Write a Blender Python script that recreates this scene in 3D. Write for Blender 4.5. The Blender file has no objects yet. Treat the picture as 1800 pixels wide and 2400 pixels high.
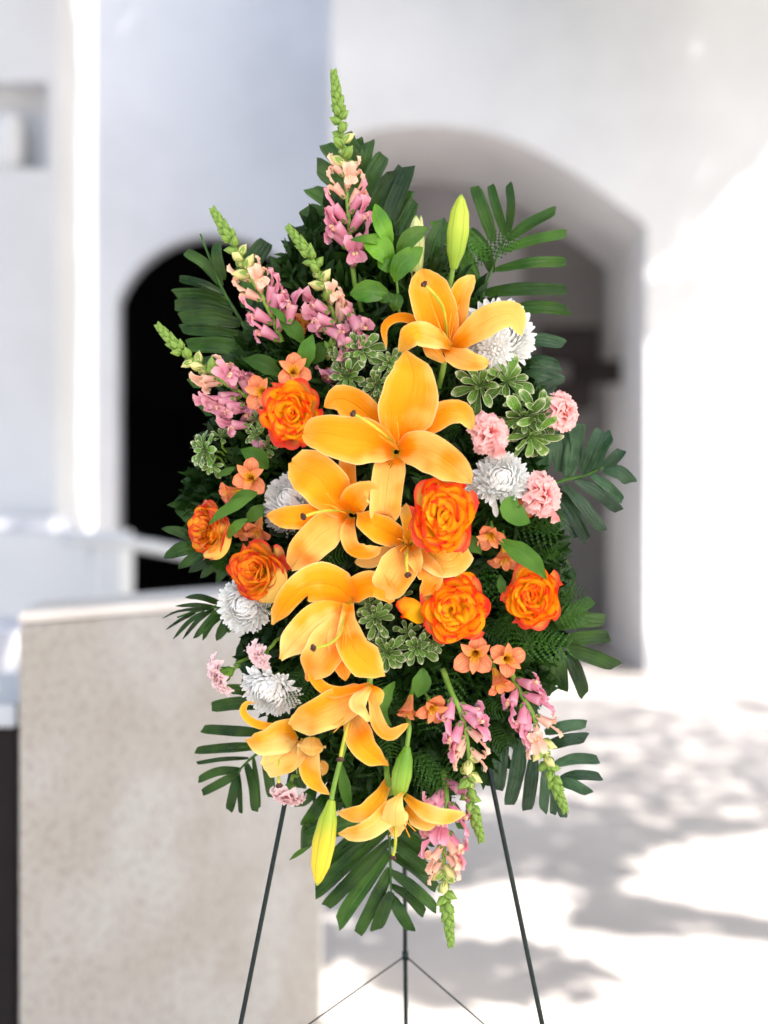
import bpy, math, random
import numpy as np
from mathutils import Vector, Matrix, Euler
random.seed(7)
rng = np.random.default_rng(7)
SC = bpy.context.scene
COL = SC.collection
R_ = math.radians

# ---------------------------------------------------------------- camera, sky, sun, exposure
CAM_Y, CAM_Z, FOC = -1.8, 1.40, 3409.0
cd = bpy.data.cameras.new('camera'); cam = bpy.data.objects.new('camera', cd); COL.objects.link(cam)
cam.location = (0, CAM_Y, CAM_Z); cam.rotation_euler = (R_(90), 0, 0)
cd.sensor_fit = 'HORIZONTAL'; cd.sensor_width = 36.0; cd.lens = FOC / 1800 * 36.0
cd.clip_start = 0.05; cd.clip_end = 400
cd.dof.use_dof = True; cd.dof.focus_distance = 1.70; cd.dof.aperture_fstop = 2.9
SC.camera = cam

SUN_DIR = Vector((0.50, -0.52, 0.72)).normalized()        # towards the sun
elev = math.asin(SUN_DIR.z)
world = bpy.data.worlds.new('World'); SC.world = world; world.use_nodes = True
wn = world.node_tree; wn.nodes.clear()
sky = wn.nodes.new('ShaderNodeTexSky'); sky.sky_type = 'NISHITA'; sky.sun_disc = False
sky.sun_elevation = elev; sky.sun_rotation = math.atan2(SUN_DIR.x, SUN_DIR.y)
sky.air_density = 1.0; sky.dust_density = 3.0; sky.ozone_density = 1.0
bg = wn.nodes.new('ShaderNodeBackground'); bg.inputs['Strength'].default_value = 0.15
wo = wn.nodes.new('ShaderNodeOutputWorld')
wn.links.new(sky.outputs[0], bg.inputs[0]); wn.links.new(bg.outputs[0], wo.inputs[0])
sl = bpy.data.lights.new('sun', 'SUN'); sl.energy = 4.5; sl.angle = R_(0.53); sl.color = (1.0, 0.965, 0.92)
sun = bpy.data.objects.new('sun', sl); COL.objects.link(sun)
sun.rotation_euler = SUN_DIR.to_track_quat('Z', 'Y').to_euler(); sun.location = SUN_DIR * 20
SC.view_settings.view_transform = 'Standard'; SC.view_settings.look = 'None'
SC.view_settings.exposure = 1.40; SC.view_settings.gamma = 1.0
SC.view_settings.use_curve_mapping = False
SC.render.engine = 'CYCLES'
SC.cycles.use_denoising = True
SC.cycles.max_bounces = 8; SC.cycles.diffuse_bounces = 4; SC.cycles.transmission_bounces = 4
SC.cycles.sample_clamp_indirect = 6.0

# ---------------------------------------------------------------- helpers
CROP = {1: (350, 150, 2.765), 2: (850, 350, 2.765), 3: (350, 650, 2.765), 4: (850, 800, 2.552), 5: (350, 1100, 2.765),
        6: (850, 1250, 2.765), 7: (420, 1500, 2.765), 8: (700, 1700, 2.304), 9: (1000, 1580, 4.1475), 0: (0, 0, 1.0)}
def P(px, py, z=0.0):
    """real-world point seen at photo pixel (px, py), z millimetres in front of the easel plane"""
    Y = -z / 1000.0; d = Y - CAM_Y
    return Vector(((px - 900) / FOC * d, Y, CAM_Z - (py - 1200) / FOC * d))
def D(px, py, dist):
    return P(px, py, -(dist + CAM_Y) * 1000.0)
def C(k, x, y, z):
    ox, oy, s = CROP[k]; return P(ox + x / s, oy + y / s, z)
def pxm(k, n, z=100):
    """length in metres of n crop pixels at depth z mm"""
    return n / CROP[k][2] / FOC * (-CAM_Y - z / 1000.0)

def link(o): COL.objects.link(o); return o
def mesh(name, verts, faces, mats=None, uvs=None, midx=None, smooth=True):
    me = bpy.data.meshes.new(name)
    me.from_pydata([tuple(v) for v in verts], [], faces)
    if uvs is not None:
        ul = me.uv_layers.new(name='UVMap')
        li = np.empty(len(me.loops), dtype=np.int32); me.loops.foreach_get('vertex_index', li)
        ul.data.foreach_set('uv', np.asarray(uvs, dtype=np.float32)[li].ravel())
    for m in (mats or []): me.materials.append(m)
    if midx is not None: me.polygons.foreach_set('material_index', midx)
    if smooth: me.polygons.foreach_set('use_smooth', [True] * len(me.polygons))
    me.update(); return me
class MB:
    def __init__(s): s.v = []; s.f = []; s.uv = []; s.mi = []
    def add(s, v, f, uv=None, mi=0):
        n = len(s.v); s.v += [Vector(x) for x in v]
        s.f += [tuple(i + n for i in q) for q in f]; s.mi += [mi] * len(f)
        s.uv += [tuple(u) for u in uv] if uv is not None else [(0.5, 0.5)] * len(v)
        return s
    def xf(s, M):
        r = MB(); r.v = [M @ x for x in s.v]; r.f = s.f; r.uv = s.uv; r.mi = s.mi; return r
    def join(s, o, M=None):
        o2 = o.xf(M) if M else o
        n = len(s.v); s.v += o2.v; s.f += [tuple(i + n for i in q) for q in o2.f]; s.mi += o2.mi; s.uv += o2.uv
    def mesh(s, name, mats, smooth=True): return mesh(name, s.v, s.f, mats, s.uv, s.mi, smooth)

def thing(name, loc, label, cat, group=None):
    o = bpy.data.objects.new(name, None); o.empty_display_size = 0.02; o.location = loc
    o['label'] = label; o['category'] = cat
    if group: o['group'] = group
    return link(o)
def part(root, name, mb, mats, smooth=True, label=None, kind=None, parent=None):
    """mb in world coordinates -> child of root (root unrotated)"""
    p = parent or root
    off = root.location.copy()
    r = MB(); r.v = [x - off for x in mb.v]; r.f = mb.f; r.uv = mb.uv; r.mi = mb.mi
    o = bpy.data.objects.new(name, r.mesh(name, mats, smooth)); o.parent = p
    if label: o['label'] = label
    if kind: o['kind'] = kind
    return link(o)
def inst(root, name, me, M, parent=None):
    o = bpy.data.objects.new(name, me); o.parent = parent or root
    o.matrix_basis = Matrix.Translation(-root.location) @ M
    return link(o)

def spline(pts, n):
    pts = [Vector(p) for p in pts]
    if len(pts) == 2: return [pts[0].lerp(pts[1], i / n) for i in range(n + 1)]
    q = [2 * pts[0] - pts[1]] + pts + [2 * pts[-1] - pts[-2]]
    dense = []
    for i in range(1, len(q) - 2):
        for j in range(12):
            t = j / 12; a, b, c, d = q[i - 1], q[i], q[i + 1], q[i + 2]
            dense.append(0.5 * ((2 * b) + (c - a) * t + (2 * a - 5 * b + 4 * c - d) * t * t + (3 * b - a - 3 * c + d) * t ** 3))
    dense.append(pts[-1])
    L = [0.0]
    for a, b in zip(dense, dense[1:]): L.append(L[-1] + (b - a).length)
    out = []; k = 0
    for i in range(n + 1):
        s = L[-1] * i / n
        while k < len(L) - 2 and L[k + 1] < s: k += 1
        f = (s - L[k]) / max(1e-9, L[k + 1] - L[k]); out.append(dense[k].lerp(dense[k + 1], min(1, max(0, f))))
    return out
def prof(tab, u):
    for (a, x), (b, y) in zip(tab, tab[1:]):
        if u <= b:
            t = (u - a) / (b - a); t = t * t * (3 - 2 * t) * 0.5 + t * 0.5; return x + (y - x) * t
    return tab[-1][1]
PR = {
 'lily': [(0, .30), (.12, .42), (.32, .82), (.52, 1), (.72, .90), (.86, .62), (.95, .34), (1, .03)],
 'lilyn': [(0, .35), (.2, .6), (.5, 1), (.75, .85), (.92, .45), (1, .05)],
 'even': [(0, .75), (.3, 1), (.8, .95), (1, .8)],
 'palm': [(0, .45), (.12, .8), (.4, 1), (.8, .93), (.93, .86), (1, .66)],
 'palmp': [(0, .5), (.2, 1), (.55, .95), (.85, .6), (1, .06)],
 'lance': [(0, .10), (.15, .5), (.4, 1), (.65, .85), (.88, .35), (1, .02)],
 'oval': [(0, .10), (.2, .7), (.45, 1), (.7, .85), (.9, .4), (1, .03)],
 'obov': [(0, .14), (.3, .42), (.6, .88), (.8, 1), (.93, .72), (1, .22)],
 'spoon': [(0, .35), (.4, .75), (.75, 1), (.92, .75), (1, .25)],
 'alo': [(0, .22), (.3, .5), (.65, 1), (.85, .92), (.96, .55), (1, .18)],
 'ali': [(0, .3), (.5, .8), (.75, 1), (.92, .6), (1, .08)],
 'taper': [(0, 1), (.5, .8), (1, .3)],
}
def blade(pts, w, pr='lily', nu=16, nv=8, cup=0.12, roll=(0, 0), hint=(0, -1, 0), ruf=0.0, rf=3.0, groove=0.0, ph=None, skew=0.0, pleat=0.0, pn=4):
    """curved leaf or petal along a spline; two-sided surface with cupped cross-section"""
    cs = spline(pts, nu); T = []
    for i in range(nu + 1):
        a = cs[max(0, i - 1)]; b = cs[min(nu, i + 1)]; T.append((b - a).normalized())
    h = Vector(hint); N = h - T[0] * h.dot(T[0])
    if N.length < 0.3: N = h - T[nu // 3] * h.dot(T[nu // 3]); N = N - T[0] * N.dot(T[0])
    N.normalize(); Ns = [N]
    for i in range(1, nu + 1):
        q = T[i - 1].rotation_difference(T[i]); N = (q @ N); N = (N - T[i] * N.dot(T[i])).normalized(); Ns.append(N)
    ph = random.random() * 6.28 if ph is None else ph
    tab = PR[pr] if isinstance(pr, str) else pr
    mb = MB(); V = []; UV = []
    for i in range(nu + 1):
        u = i / nu; wr = R_(roll[0] + (roll[1] - roll[0]) * u)
        n = Ns[i] * math.cos(wr) + T[i].cross(Ns[i]) * math.sin(wr); s = T[i].cross(n)
        wd = w * prof(tab, u) * 0.5
        for j in range(nv + 1):
            v = j / nv * 2 - 1
            off = cup * abs(v) ** 1.8 * wd * 2 - groove * w * math.exp(-(v * 5) ** 2) * (1 - u * 0.6)
            off += ruf * w * abs(v) ** 2.2 * math.sin(6.283 * rf * u + ph + (1.9 if v > 0 else 0)) * min(1, u * 4)
            if pleat: off += pleat * w * math.cos(v * math.pi * pn) * min(1, u * 5) * (1 - .3 * u)
            V.append(cs[i] + s * (v * wd) + n * off + T[i] * (skew * v * wd * u)); UV.append((u, j / nv))
    F = [(i * (nv + 1) + j, i * (nv + 1) + j + 1, (i + 1) * (nv + 1) + j + 1, (i + 1) * (nv + 1) + j) for i in range(nu) for j in range(nv)]
    return mb.add(V, F, UV)
def tube(pts, r, n=7, seg=None, r1=None, mi=0, rr=None):
    seg = seg or max(3, len(pts) * 4); cs = spline(pts, seg); r1 = r if r1 is None else r1
    V = []; UV = []; N = None
    for i in range(seg + 1):
        T = (cs[min(seg, i + 1)] - cs[max(0, i - 1)]).normalized()
        if N is None: N = T.orthogonal().normalized()
        N = (N - T * N.dot(T)).normalized(); B = T.cross(N); u = i / seg
        ra = rr(u) if rr else r + (r1 - r) * u
        for j in range(n):
            a = 6.2832 * j / n; V.append(cs[i] + (N * math.cos(a) + B * math.sin(a)) * ra); UV.append((u, j / n))
    F = [(i * n + j, i * n + (j + 1) % n, (i + 1) * n + (j + 1) % n, (i + 1) * n + j) for i in range(seg) for j in range(n)]
    F.append(tuple(range(n))[::-1]); F.append(tuple(range(seg * n, seg * n + n)))
    return MB().add(V, F, UV, mi)
def box(mb, x0, x1, y0, y1, z0, z1, mi=0):
    v = [(x0, y0, z0), (x1, y0, z0), (x1, y1, z0), (x0, y1, z0), (x0, y0, z1), (x1, y0, z1), (x1, y1, z1), (x0, y1, z1)]
    mb.add(v, [(0, 3, 2, 1), (4, 5, 6, 7), (0, 1, 5, 4), (1, 2, 6, 5), (2, 3, 7, 6), (3, 0, 4, 7)], None, mi); return mb
def frame(F, up=(0, 0, 1), spin=0.0):
    """rotation whose local Z points along F and local Y leans to up"""
    z = Vector(F).normalized(); u = Vector(up); y = u - z * u.dot(z)
    if y.length < 1e-3: y = z.orthogonal()
    y.normalize(); x = y.cross(z)
    M = Matrix((x, y, z)).transposed().to_4x4()
    return M @ Matrix.Rotation(spin, 4, 'Z')
def static(name, mb, mats, kind='structure', smooth=False, label=None, cat=None):
    o = link(bpy.data.objects.new(name, mb.mesh(name, mats, smooth)))
    if kind: o['kind'] = kind
    if label: o['label'] = label
    if cat: o['category'] = cat
    return o
def bevel(o, w, seg=2):
    m = o.modifiers.new('bevel', 'BEVEL'); m.width = w; m.segments = seg; m.limit_method = 'ANGLE'; return o

# ---------------------------------------------------------------- materials
class NT:
    def __init__(s, name):
        s.m = bpy.data.materials.new(name); s.m.use_nodes = True; s.t = s.m.node_tree; s.t.nodes.clear()
        s.out = s.n('ShaderNodeOutputMaterial')
    def n(s, typ, **kw):
        x = s.t.nodes.new(typ)
        for k, v in kw.items():
            if k.startswith('i_'): x.inputs[k[2:].replace('_', ' ')].default_value = v
            else: setattr(x, k, v)
        return x
    def l(s, a, b): s.t.links.new(a, b)
    def math(s, op, a, b=None, c=None, clamp=False):
        x = s.n('ShaderNodeMath', operation=op, use_clamp=clamp)
        for i, q in enumerate((a, b, c)):
            if q is None: continue
            if isinstance(q, (int, float)): x.inputs[i].default_value = q
            else: s.l(q, x.inputs[i])
        return x.outputs[0]
    def mix(s, f, a, b, bt='MIX'):
        x = s.n('ShaderNodeMix', data_type='RGBA', blend_type=bt)
        if isinstance(f, (int, float)): x.inputs[0].default_value = f
        else: s.l(f, x.inputs[0])
        for i, q in ((6, a), (7, b)):
            if isinstance(q, tuple): x.inputs[i].default_value = (*q, 1)
            else: s.l(q, x.inputs[i])
        return x.outputs[2]
    def noise(s, scale, detail=3, co=None, rough=0.5, sc=None):
        x = s.n('ShaderNodeTexNoise'); x.inputs['Scale'].default_value = scale; x.inputs['Detail'].default_value = detail
        x.inputs['Roughness'].default_value = rough
        if co is not None:
            if sc:
                m = s.n('ShaderNodeMapping'); m.inputs['Scale'].default_value = sc; s.l(co, m.inputs[0]); s.l(m.outputs[0], x.inputs['Vector'])
            else: s.l(co, x.inputs['Vector'])
        return x.outputs[0]
    def ramp(s, f, *stops):
        x = s.n('ShaderNodeMapRange', interpolation_type='SMOOTHSTEP'); s.l(f, x.inputs[0])
        x.inputs[1].default_value, x.inputs[2].default_value = stops; return x.outputs[0]
    def uv(s):
        tc = s.n('ShaderNodeTexCoord'); sp = s.n('ShaderNodeSeparateXYZ'); s.l(tc.outputs['UV'], sp.inputs[0])
        s.tc = tc; s.u = sp.outputs[0]; s.v = sp.outputs[1]
        s.e = s.math('ABSOLUTE', s.math('MULTIPLY_ADD', s.v, 2.0, -1.0))
        oi = s.n('ShaderNodeObjectInfo'); s.rnd = oi.outputs['Random']
        return s
    def surf(s, col, rough=0.5, trans=0.0, tcol=None, bump=None, bs=0.2, bd=0.001, spec=0.5, sheen=0.0, coat=0.0, metal=0.0):
        p = s.n('ShaderNodeBsdfPrincipled'); p.inputs['Specular IOR Level'].default_value = spec
        p.inputs['Metallic'].default_value = metal; p.inputs['Coat Weight'].default_value = coat; p.inputs['Coat Roughness'].default_value = 0.15
        if sheen: p.inputs['Sheen Weight'].default_value = sheen
        if isinstance(col, tuple): p.inputs['Base Color'].default_value = (*col, 1)
        else: s.l(col, p.inputs['Base Color'])
        if isinstance(rough, (int, float)): p.inputs['Roughness'].default_value = rough
        else: s.l(rough, p.inputs['Roughness'])
        if bump is not None:
            b = s.n('ShaderNodeBump'); b.inputs['Strength'].default_value = bs; b.inputs['Distance'].default_value = bd
            s.l(bump, b.inputs['Height']); s.l(b.outputs[0], p.inputs['Normal'])
        o = p.outputs[0]
        if trans > 0:
            t = s.n('ShaderNodeBsdfTranslucent'); c = tcol if tcol is not None else col
            if isinstance(c, tuple): t.inputs[0].default_value = (*c, 1)
            else: s.l(c, t.inputs[0])
            m = s.n('ShaderNodeMixShader'); m.inputs[0].default_value = trans; s.l(o, m.inputs[1]); s.l(t.outputs[0], m.inputs[2]); o = m.outputs[0]
        s.l(o, s.out.inputs[0]); return s.m

def m_lily(name, deep, mid, pale, pamt):
    t = NT(name).uv(); uvc = t.tc.outputs['UV']
    big = t.noise(14, 2, t.tc.outputs['Object'])
    streak = t.noise(1.0, 3, uvc, sc=(2.5, 42, 1))
    f = t.math('ADD', t.math('MULTIPLY', t.ramp(big, .44, .62), 0.75), t.math('MULTIPLY', t.ramp(t.e, .45, 1.0), 0.35))
    f = t.math('ADD', f, t.math('MULTIPLY', t.ramp(t.u, .70, 1.0), 0.30))
    f = t.math('ADD', f, t.math('MULTIPLY_ADD', streak, 0.7, -0.42))
    f = t.math('MULTIPLY', f, pamt, clamp=True)
    c = t.mix(t.ramp(t.u, .0, .35), deep, mid)
    c = t.mix(t.ramp(t.noise(9, 1, t.tc.outputs['Object']), .45, .65), c, deep)
    c = t.mix(f, c, pale)
    mid_l = t.math('SUBTRACT', 1.0, t.ramp(t.e, .0, .055))
    c = t.mix(t.math('MULTIPLY', mid_l, 0.16), c, (0.93, 0.34, 0.01))
    thr = t.math('SUBTRACT', 1.0, t.ramp(t.u, .0, .10))
    c = t.mix(t.math('MULTIPLY', thr, 0.6), c, (0.45, 0.42, 0.03))
    edge = t.ramp(t.e, .93, 1.0)
    c = t.mix(t.math('MULTIPLY', edge, 0.55), c, (1.0, .80, .45))
    h = t.math('ADD', streak, t.math('MULTIPLY', t.ramp(t.e, .0, .10), .7))
    return t.surf(c, 0.45, 0.15, bump=h, bs=0.55, bd=0.0025, spec=0.22)
M_LILY = [m_lily('lily_petal_orange', (0.98, 0.235, 0.0010), (1.0, 0.35, 0.002), (1.0, 0.64, 0.16), 0.90),
          m_lily('lily_petal_pale', (0.96, 0.32, 0.006), (1.0, 0.45, 0.015), (1.0, 0.74, 0.24), 0.95)]
def m_rose(name, base, mid, rim, side):
    t = NT(name).uv(); ob = t.tc.outputs['Object']
    nz = t.noise(90, 3, ob); r = t.math('MULTIPLY', t.math('SUBTRACT', t.rnd, 0.5), 0.14)
    uu = t.math('ADD', t.math('ADD', t.u, t.math('MULTIPLY_ADD', nz, 0.30, -0.15)), r)
    uu = t.math('ADD', uu, t.math('MULTIPLY', t.math('POWER', t.e, 3.0), 0.16))
    c = t.mix(t.ramp(uu, .72, .98), base, mid); c = t.mix(t.ramp(uu, .94, 1.07), c, rim)
    c = t.mix(t.math('MULTIPLY', t.ramp(uu, 1.06, 1.18), .8), c, side)
    return t.surf(c, 0.55, 0.25, bump=t.noise(1, 3, t.tc.outputs['UV'], sc=(3, 30, 1)), bs=.3, bd=.001, spec=.2)
M_ROSE = m_rose('rose_petal_bicolor', (1.0, .55, .010), (1.0, .31, .004), (0.92, .055, .006), (0.62, .015, .02))
M_ROSED = m_rose('rose_petal_deep', (0.97, .52, .03), (0.94, .25, .008), (0.72, .05, .006), (0.42, .01, .015))
t = NT('rose_outer_petal').uv()
M_ROSEO = t.surf(t.mix(t.ramp(t.math('ADD', t.u, t.math('MULTIPLY', t.noise(60, 2, t.tc.outputs['Object']), .25)), .82, 1.12), t.mix(t.math('MULTIPLY', t.ramp(t.noise(28, 1, t.tc.outputs['Object']), .56, .68), .75), (0.88, .53, .09), (.50, .03, .03)), (.75, .05, .02)), .5, .2, spec=.3)
def m_simple(name, c1, c2, rough=.5, trans=.2, scale=60, spec=.22, bs=.1, sc=None, tip=None):
    t = NT(name).uv(); c = t.mix(t.ramp(t.noise(scale, 3, t.tc.outputs['Object']), .35, .65), c1, c2)
    if tip: c = t.mix(t.ramp(t.u, tip[1], 1.0), c, tip[0])
    return t.surf(c, rough, trans, bump=t.noise(1, 3, t.tc.outputs['UV'], sc=(3, 24, 1)), bs=bs, bd=.001, spec=spec)
M_MUM = m_simple('chrysanthemum_petal', (.95, .95, .90), (.98, .98, .95), .5, .12, 40, .2, .2)
M_MUMC = m_simple('chrysanthemum_heart', (.55, .62, .30), (.70, .72, .45), .6, .1)
M_CARN = [m_simple('carnation_petal_rose', (.93, .30, .28), (.97, .45, .42), .6, .30, 30, .2, .2, tip=((.98, .60, .56), .55)),
          m_simple('carnation_petal_blush', (.90, .42, .42), (.95, .58, .57), .6, .30, 30, .2, .2, tip=((.95, .74, .73), .35))]
M_CALYX = m_simple('calyx_green', (.09, .22, .02), (.16, .32, .04), .45, .1, 80)
M_SNAP = [m_simple('snapdragon_pink', (.74, .22, .33), (.82, .34, .44), .5, .28, 80, .2, .2, tip=((.86, .44, .52), .5)),
          m_simple('snapdragon_mauve', (.62, .20, .30), (.74, .32, .40), .5, .25, 80, .2, .2, tip=((.80, .42, .46), .5)),
          m_simple('snapdragon_peach', (.88, .46, .36), (.92, .60, .42), .5, .28, 80, .2, .2, tip=((.95, .66, .48), .5))]
M_PALATE = m_simple('snapdragon_palate', (.93, .60, .30), (.95, .66, .42), .5, .2)
M_BUDG = m_simple('bud_green', (.19, .33, .05), (.31, .46, .10), .45, .2, 120)
M_BUDY = m_simple('bud_cream', (.66, .68, .22), (.80, .72, .34), .45, .2, 90)
M_STEM = m_simple('stem_green', (.14, .27, .035), (.24, .40, .06), .4, .0, 40)
M_STEMD = m_simple('stem_dark_green', (.03, .09, .015), (.06, .15, .02), .4, .0, 40)
M_PISTIL = m_simple('pistil_green', (.42, .46, .04), (.62, .55, .06), .35, .1, 60)
M_STIGMA = m_simple('stigma_dark', (.05, .02, .015), (.11, .05, .03), .6, .0, 200)
M_FIL = m_simple('filament_orange', (.85, .33, .02), (.90, .46, .05), .45, .2, 60)
def m_leaf(name, dark, lite, rough=.35, trans=.15, bands=14, bs=.5, coat=.0, edge=None, mid=None):
    t = NT(name).uv(); uvc = t.tc.outputs['UV']
    w = t.n('ShaderNodeTexWave', wave_type='BANDS', bands_direction='Y'); w.inputs['Scale'].default_value = bands / 6.283 * 3.14; w.inputs['Distortion'].default_value = .6
    t.l(uvc, w.inputs[0])
    st = t.noise(1, 3, uvc, sc=(1.6, 30, 1)); bl = t.noise(22, 2, t.tc.outputs['Object'])
    c = t.mix(t.ramp(bl, .3, .7), dark, lite); c = t.mix(t.math('MULTIPLY', t.ramp(st, .45, .75), .45), c, lite)
    hue = t.n('ShaderNodeHueSaturation'); t.l(c, hue.inputs['Color']); t.l(t.math('MULTIPLY_ADD', t.rnd, .8, .60), hue.inputs['Value']); c = hue.outputs[0]
    if mid: c = t.mix(t.math('SUBTRACT', 1.0, t.ramp(t.e, .0, .10)), c, mid)
    if edge: c = t.mix(t.ramp(t.math('ADD', t.math('MAXIMUM', t.e, t.math('MULTIPLY', t.u, .97)), t.math('MULTIPLY_ADD', t.noise(130, 3, t.tc.outputs['Object']), .70, -.38)), .82, .92), c, edge)
    h = t.math('ADD', t.math('MULTIPLY', w.outputs[1], .6), st)
    return t.surf(c, t.math('MULTIPLY_ADD', bl, .25, rough - .12), trans, bump=h, bs=bs, bd=.002, spec=.28, coat=coat)
M_PALM = m_leaf('palm_leaf', (.014, .062, .004), (.070, .180, .018), .30, .08, 10, 1.0, .32)
M_PALML = m_leaf('palm_leaf_light', (.030, .110, .008), (.085, .220, .020), .34, .12, 10, 1.0, .25)
M_PALMB = m_leaf('palm_leaf_bluish', (.018, .075, .022), (.090, .200, .090), .28, .08, 10, 1.0, .4)
M_RUSC = m_leaf('ruscus_leaf', (.035, .13, .003), (.12, .29, .010), .30, .15, 8, .4, .25)
M_LANC = m_leaf('lance_leaf', (.04, .13, .010), (.10, .23, .025), .36, .2, 12, .4)
M_FERN = m_leaf('fern_leaf', (.014, .062, .005), (.050, .150, .014), .38, .12, 4, .3)
M_FILL = m_leaf('filler_leaf', (.007, .034, .003), (.034, .105, .009), .42, .05, 6, .3)
M_PITT = m_leaf('pittosporum_leaf', (.06, .16, .012), (.16, .30, .045), .36, .15, 8, .35, edge=(.80, .82, .52), mid=(.20, .32, .10))
def m_alo(name, c1, c2, tipc):
    t = NT(name).uv(); c = t.mix(t.ramp(t.u, .15, .75), c1, c2); c = t.mix(t.math('MULTIPLY', t.ramp(t.noise(50, 2, t.tc.outputs['Object']), .45, .7), .6), c, tipc)
    c = t.mix(t.math('MULTIPLY', t.ramp(t.u, .85, 1.0), .6), c, tipc)
    c = t.mix(t.math('MULTIPLY', t.ramp(t.noise(1, 2, t.tc.outputs['UV'], sc=(1.5, 22, 1)), .50, .62), .8), c, (.72, .09, .05))
    return t.surf(c, .5, .3, bump=t.noise(1, 2, t.tc.outputs['UV'], sc=(2, 30, 1)), bs=.25, bd=.001, spec=.35)
M_ALO = m_alo('alstroemeria_outer', (.88, .50, .13), (.92, .36, .15), (.82, .17, .08))
t = NT('alstroemeria_inner').uv()
fl = t.math('MULTIPLY', t.ramp(t.noise(1, 1, t.tc.outputs['UV'], sc=(9, 26, 1)), .62, .66), t.math('SUBTRACT', t.ramp(t.u, .30, .40), t.ramp(t.u, .80, .88)))
M_ALI = t.surf(t.mix(fl, t.mix(t.ramp(t.u, .45, .78), (.97, .66, .03), (.92, .33, .13)), (.20, .025, .01)), .5, .25, spec=.35)
def m_bud(name, tipc, midc):
    t = NT(name).uv(); st = t.math('ABSOLUTE', t.math('SINE', t.math('MULTIPLY', t.v, 18.85)))
    c = t.mix(t.ramp(t.u, .15, .7), tipc, midc); c = t.mix(t.math('MULTIPLY', t.math('SUBTRACT', 1.0, t.ramp(st, .0, .35)), .5), c, (.12, .22, .02))
    c = t.mix(t.ramp(t.u, .93, 1.0), c, (.35, .50, .08))
    return t.surf(c, .35, .15, bump=t.noise(1, 2, t.tc.outputs['UV'], sc=(2, 40, 1)), bs=.2, bd=.001, spec=.4)
M_LBUD = [m_bud('lily_bud_green', (.30, .45, .03), (.50, .60, .05)), m_bud('lily_bud_yellow', (.38, .50, .03), (.90, .62, .03)), m_bud('lily_bud_pale', (.60, .66, .20), (.72, .74, .32)), m_bud('lily_bud_leafgreen', (.14, .32, .02), (.30, .50, .05))]
t = NT('easel_metal').uv(); M_METAL = t.surf(t.mix(t.ramp(t.noise(120, 3, t.tc.outputs['Object']), .4, .7), (.003, .010, .009), (.008, .022, .019)), .35, spec=.2, metal=.0, bump=t.noise(400, 2, t.tc.outputs['Object']), bs=.3, bd=.0008, coat=.15)
t = NT('floral_foam'); M_FOAM = t.surf((.01, .04, .012), .9)
def m_plaster(name, c1, c2, scale=.8, rough=.85, bd=.01, fine=25):
    t = NT(name).uv(); ob = t.tc.outputs['Object']
    c = t.mix(t.ramp(t.noise(scale, 6, ob, .6), .35, .65), c1, c2)
    return t.surf(c, rough, bump=t.noise(fine, 4, ob), bs=.3, bd=bd, spec=.25)
M_WHITE = m_plaster('white_plaster', (.68, .69, .695), (.76, .765, .77))
M_WHITE2 = m_plaster('warm_white_plaster', (.63, .64, .65), (.70, .71, .72))
M_FLOOR = m_plaster('stone_floor', (.45, .41, .38), (.55, .505, .47), .6, .7, .004, 40)
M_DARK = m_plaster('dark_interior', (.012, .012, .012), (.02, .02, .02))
M_DARKW = m_plaster('dark_wood', (.022, .017, .016), (.035, .027, .024))
M_GREY = m_plaster('grey_plaster', (.66, .64, .66), (.72, .70, .72))
M_RECESS = m_plaster('recess_shade_grey', (.30, .285, .28), (.36, .345, .34))  # grey that stands in for shadow at the back of the passage
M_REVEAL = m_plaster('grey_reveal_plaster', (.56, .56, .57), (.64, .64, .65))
t = NT('pedestal_stone').uv(); ob = t.tc.outputs['Object']
c = t.mix(t.ramp(t.noise(3.0, 5, ob), .38, .62), (.365, .34, .305), (.43, .42, .40)); c = t.mix(t.math('MULTIPLY', t.ramp(t.noise(70, 4, ob), .45, .7), .55), c, (.22, .19, .165))
c = t.mix(t.math('MULTIPLY', t.ramp(t.noise(6, 4, ob, .65), .55, .75), .3), c, (.30, .25, .205))
M_STONE = t.surf(c, .75, bump=t.noise(160, 4, ob), bs=.4, bd=.002, spec=.3)
M_TERR = m_plaster('pale_stone_top', (.66, .62, .58), (.74, .70, .66), 3, .6, .002, 60)
M_CROWN = m_leaf('added_tree_leaf', (.03, .08, .015), (.06, .13, .03), .5, .15, 4, .2)
M_BARK = m_plaster('bark', (.10, .07, .05), (.20, .15, .11), 8, .9, .02, 30)
# ---------------------------------------------------------------- the courtyard
def at(dist, x, z): return Vector((x, dist + CAM_Y, z))
def X(px, dist): return (px - 900) / FOC * dist
def Z(py, dist): return CAM_Z - (py - 1200) / FOC * dist

g = MB(); g.add([(-60, -60, 0), (60, -60, 0), (60, 60, 0), (-60, 60, 0)], [(0, 1, 2, 3)]); static('ground', g, [M_FLOOR])

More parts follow.
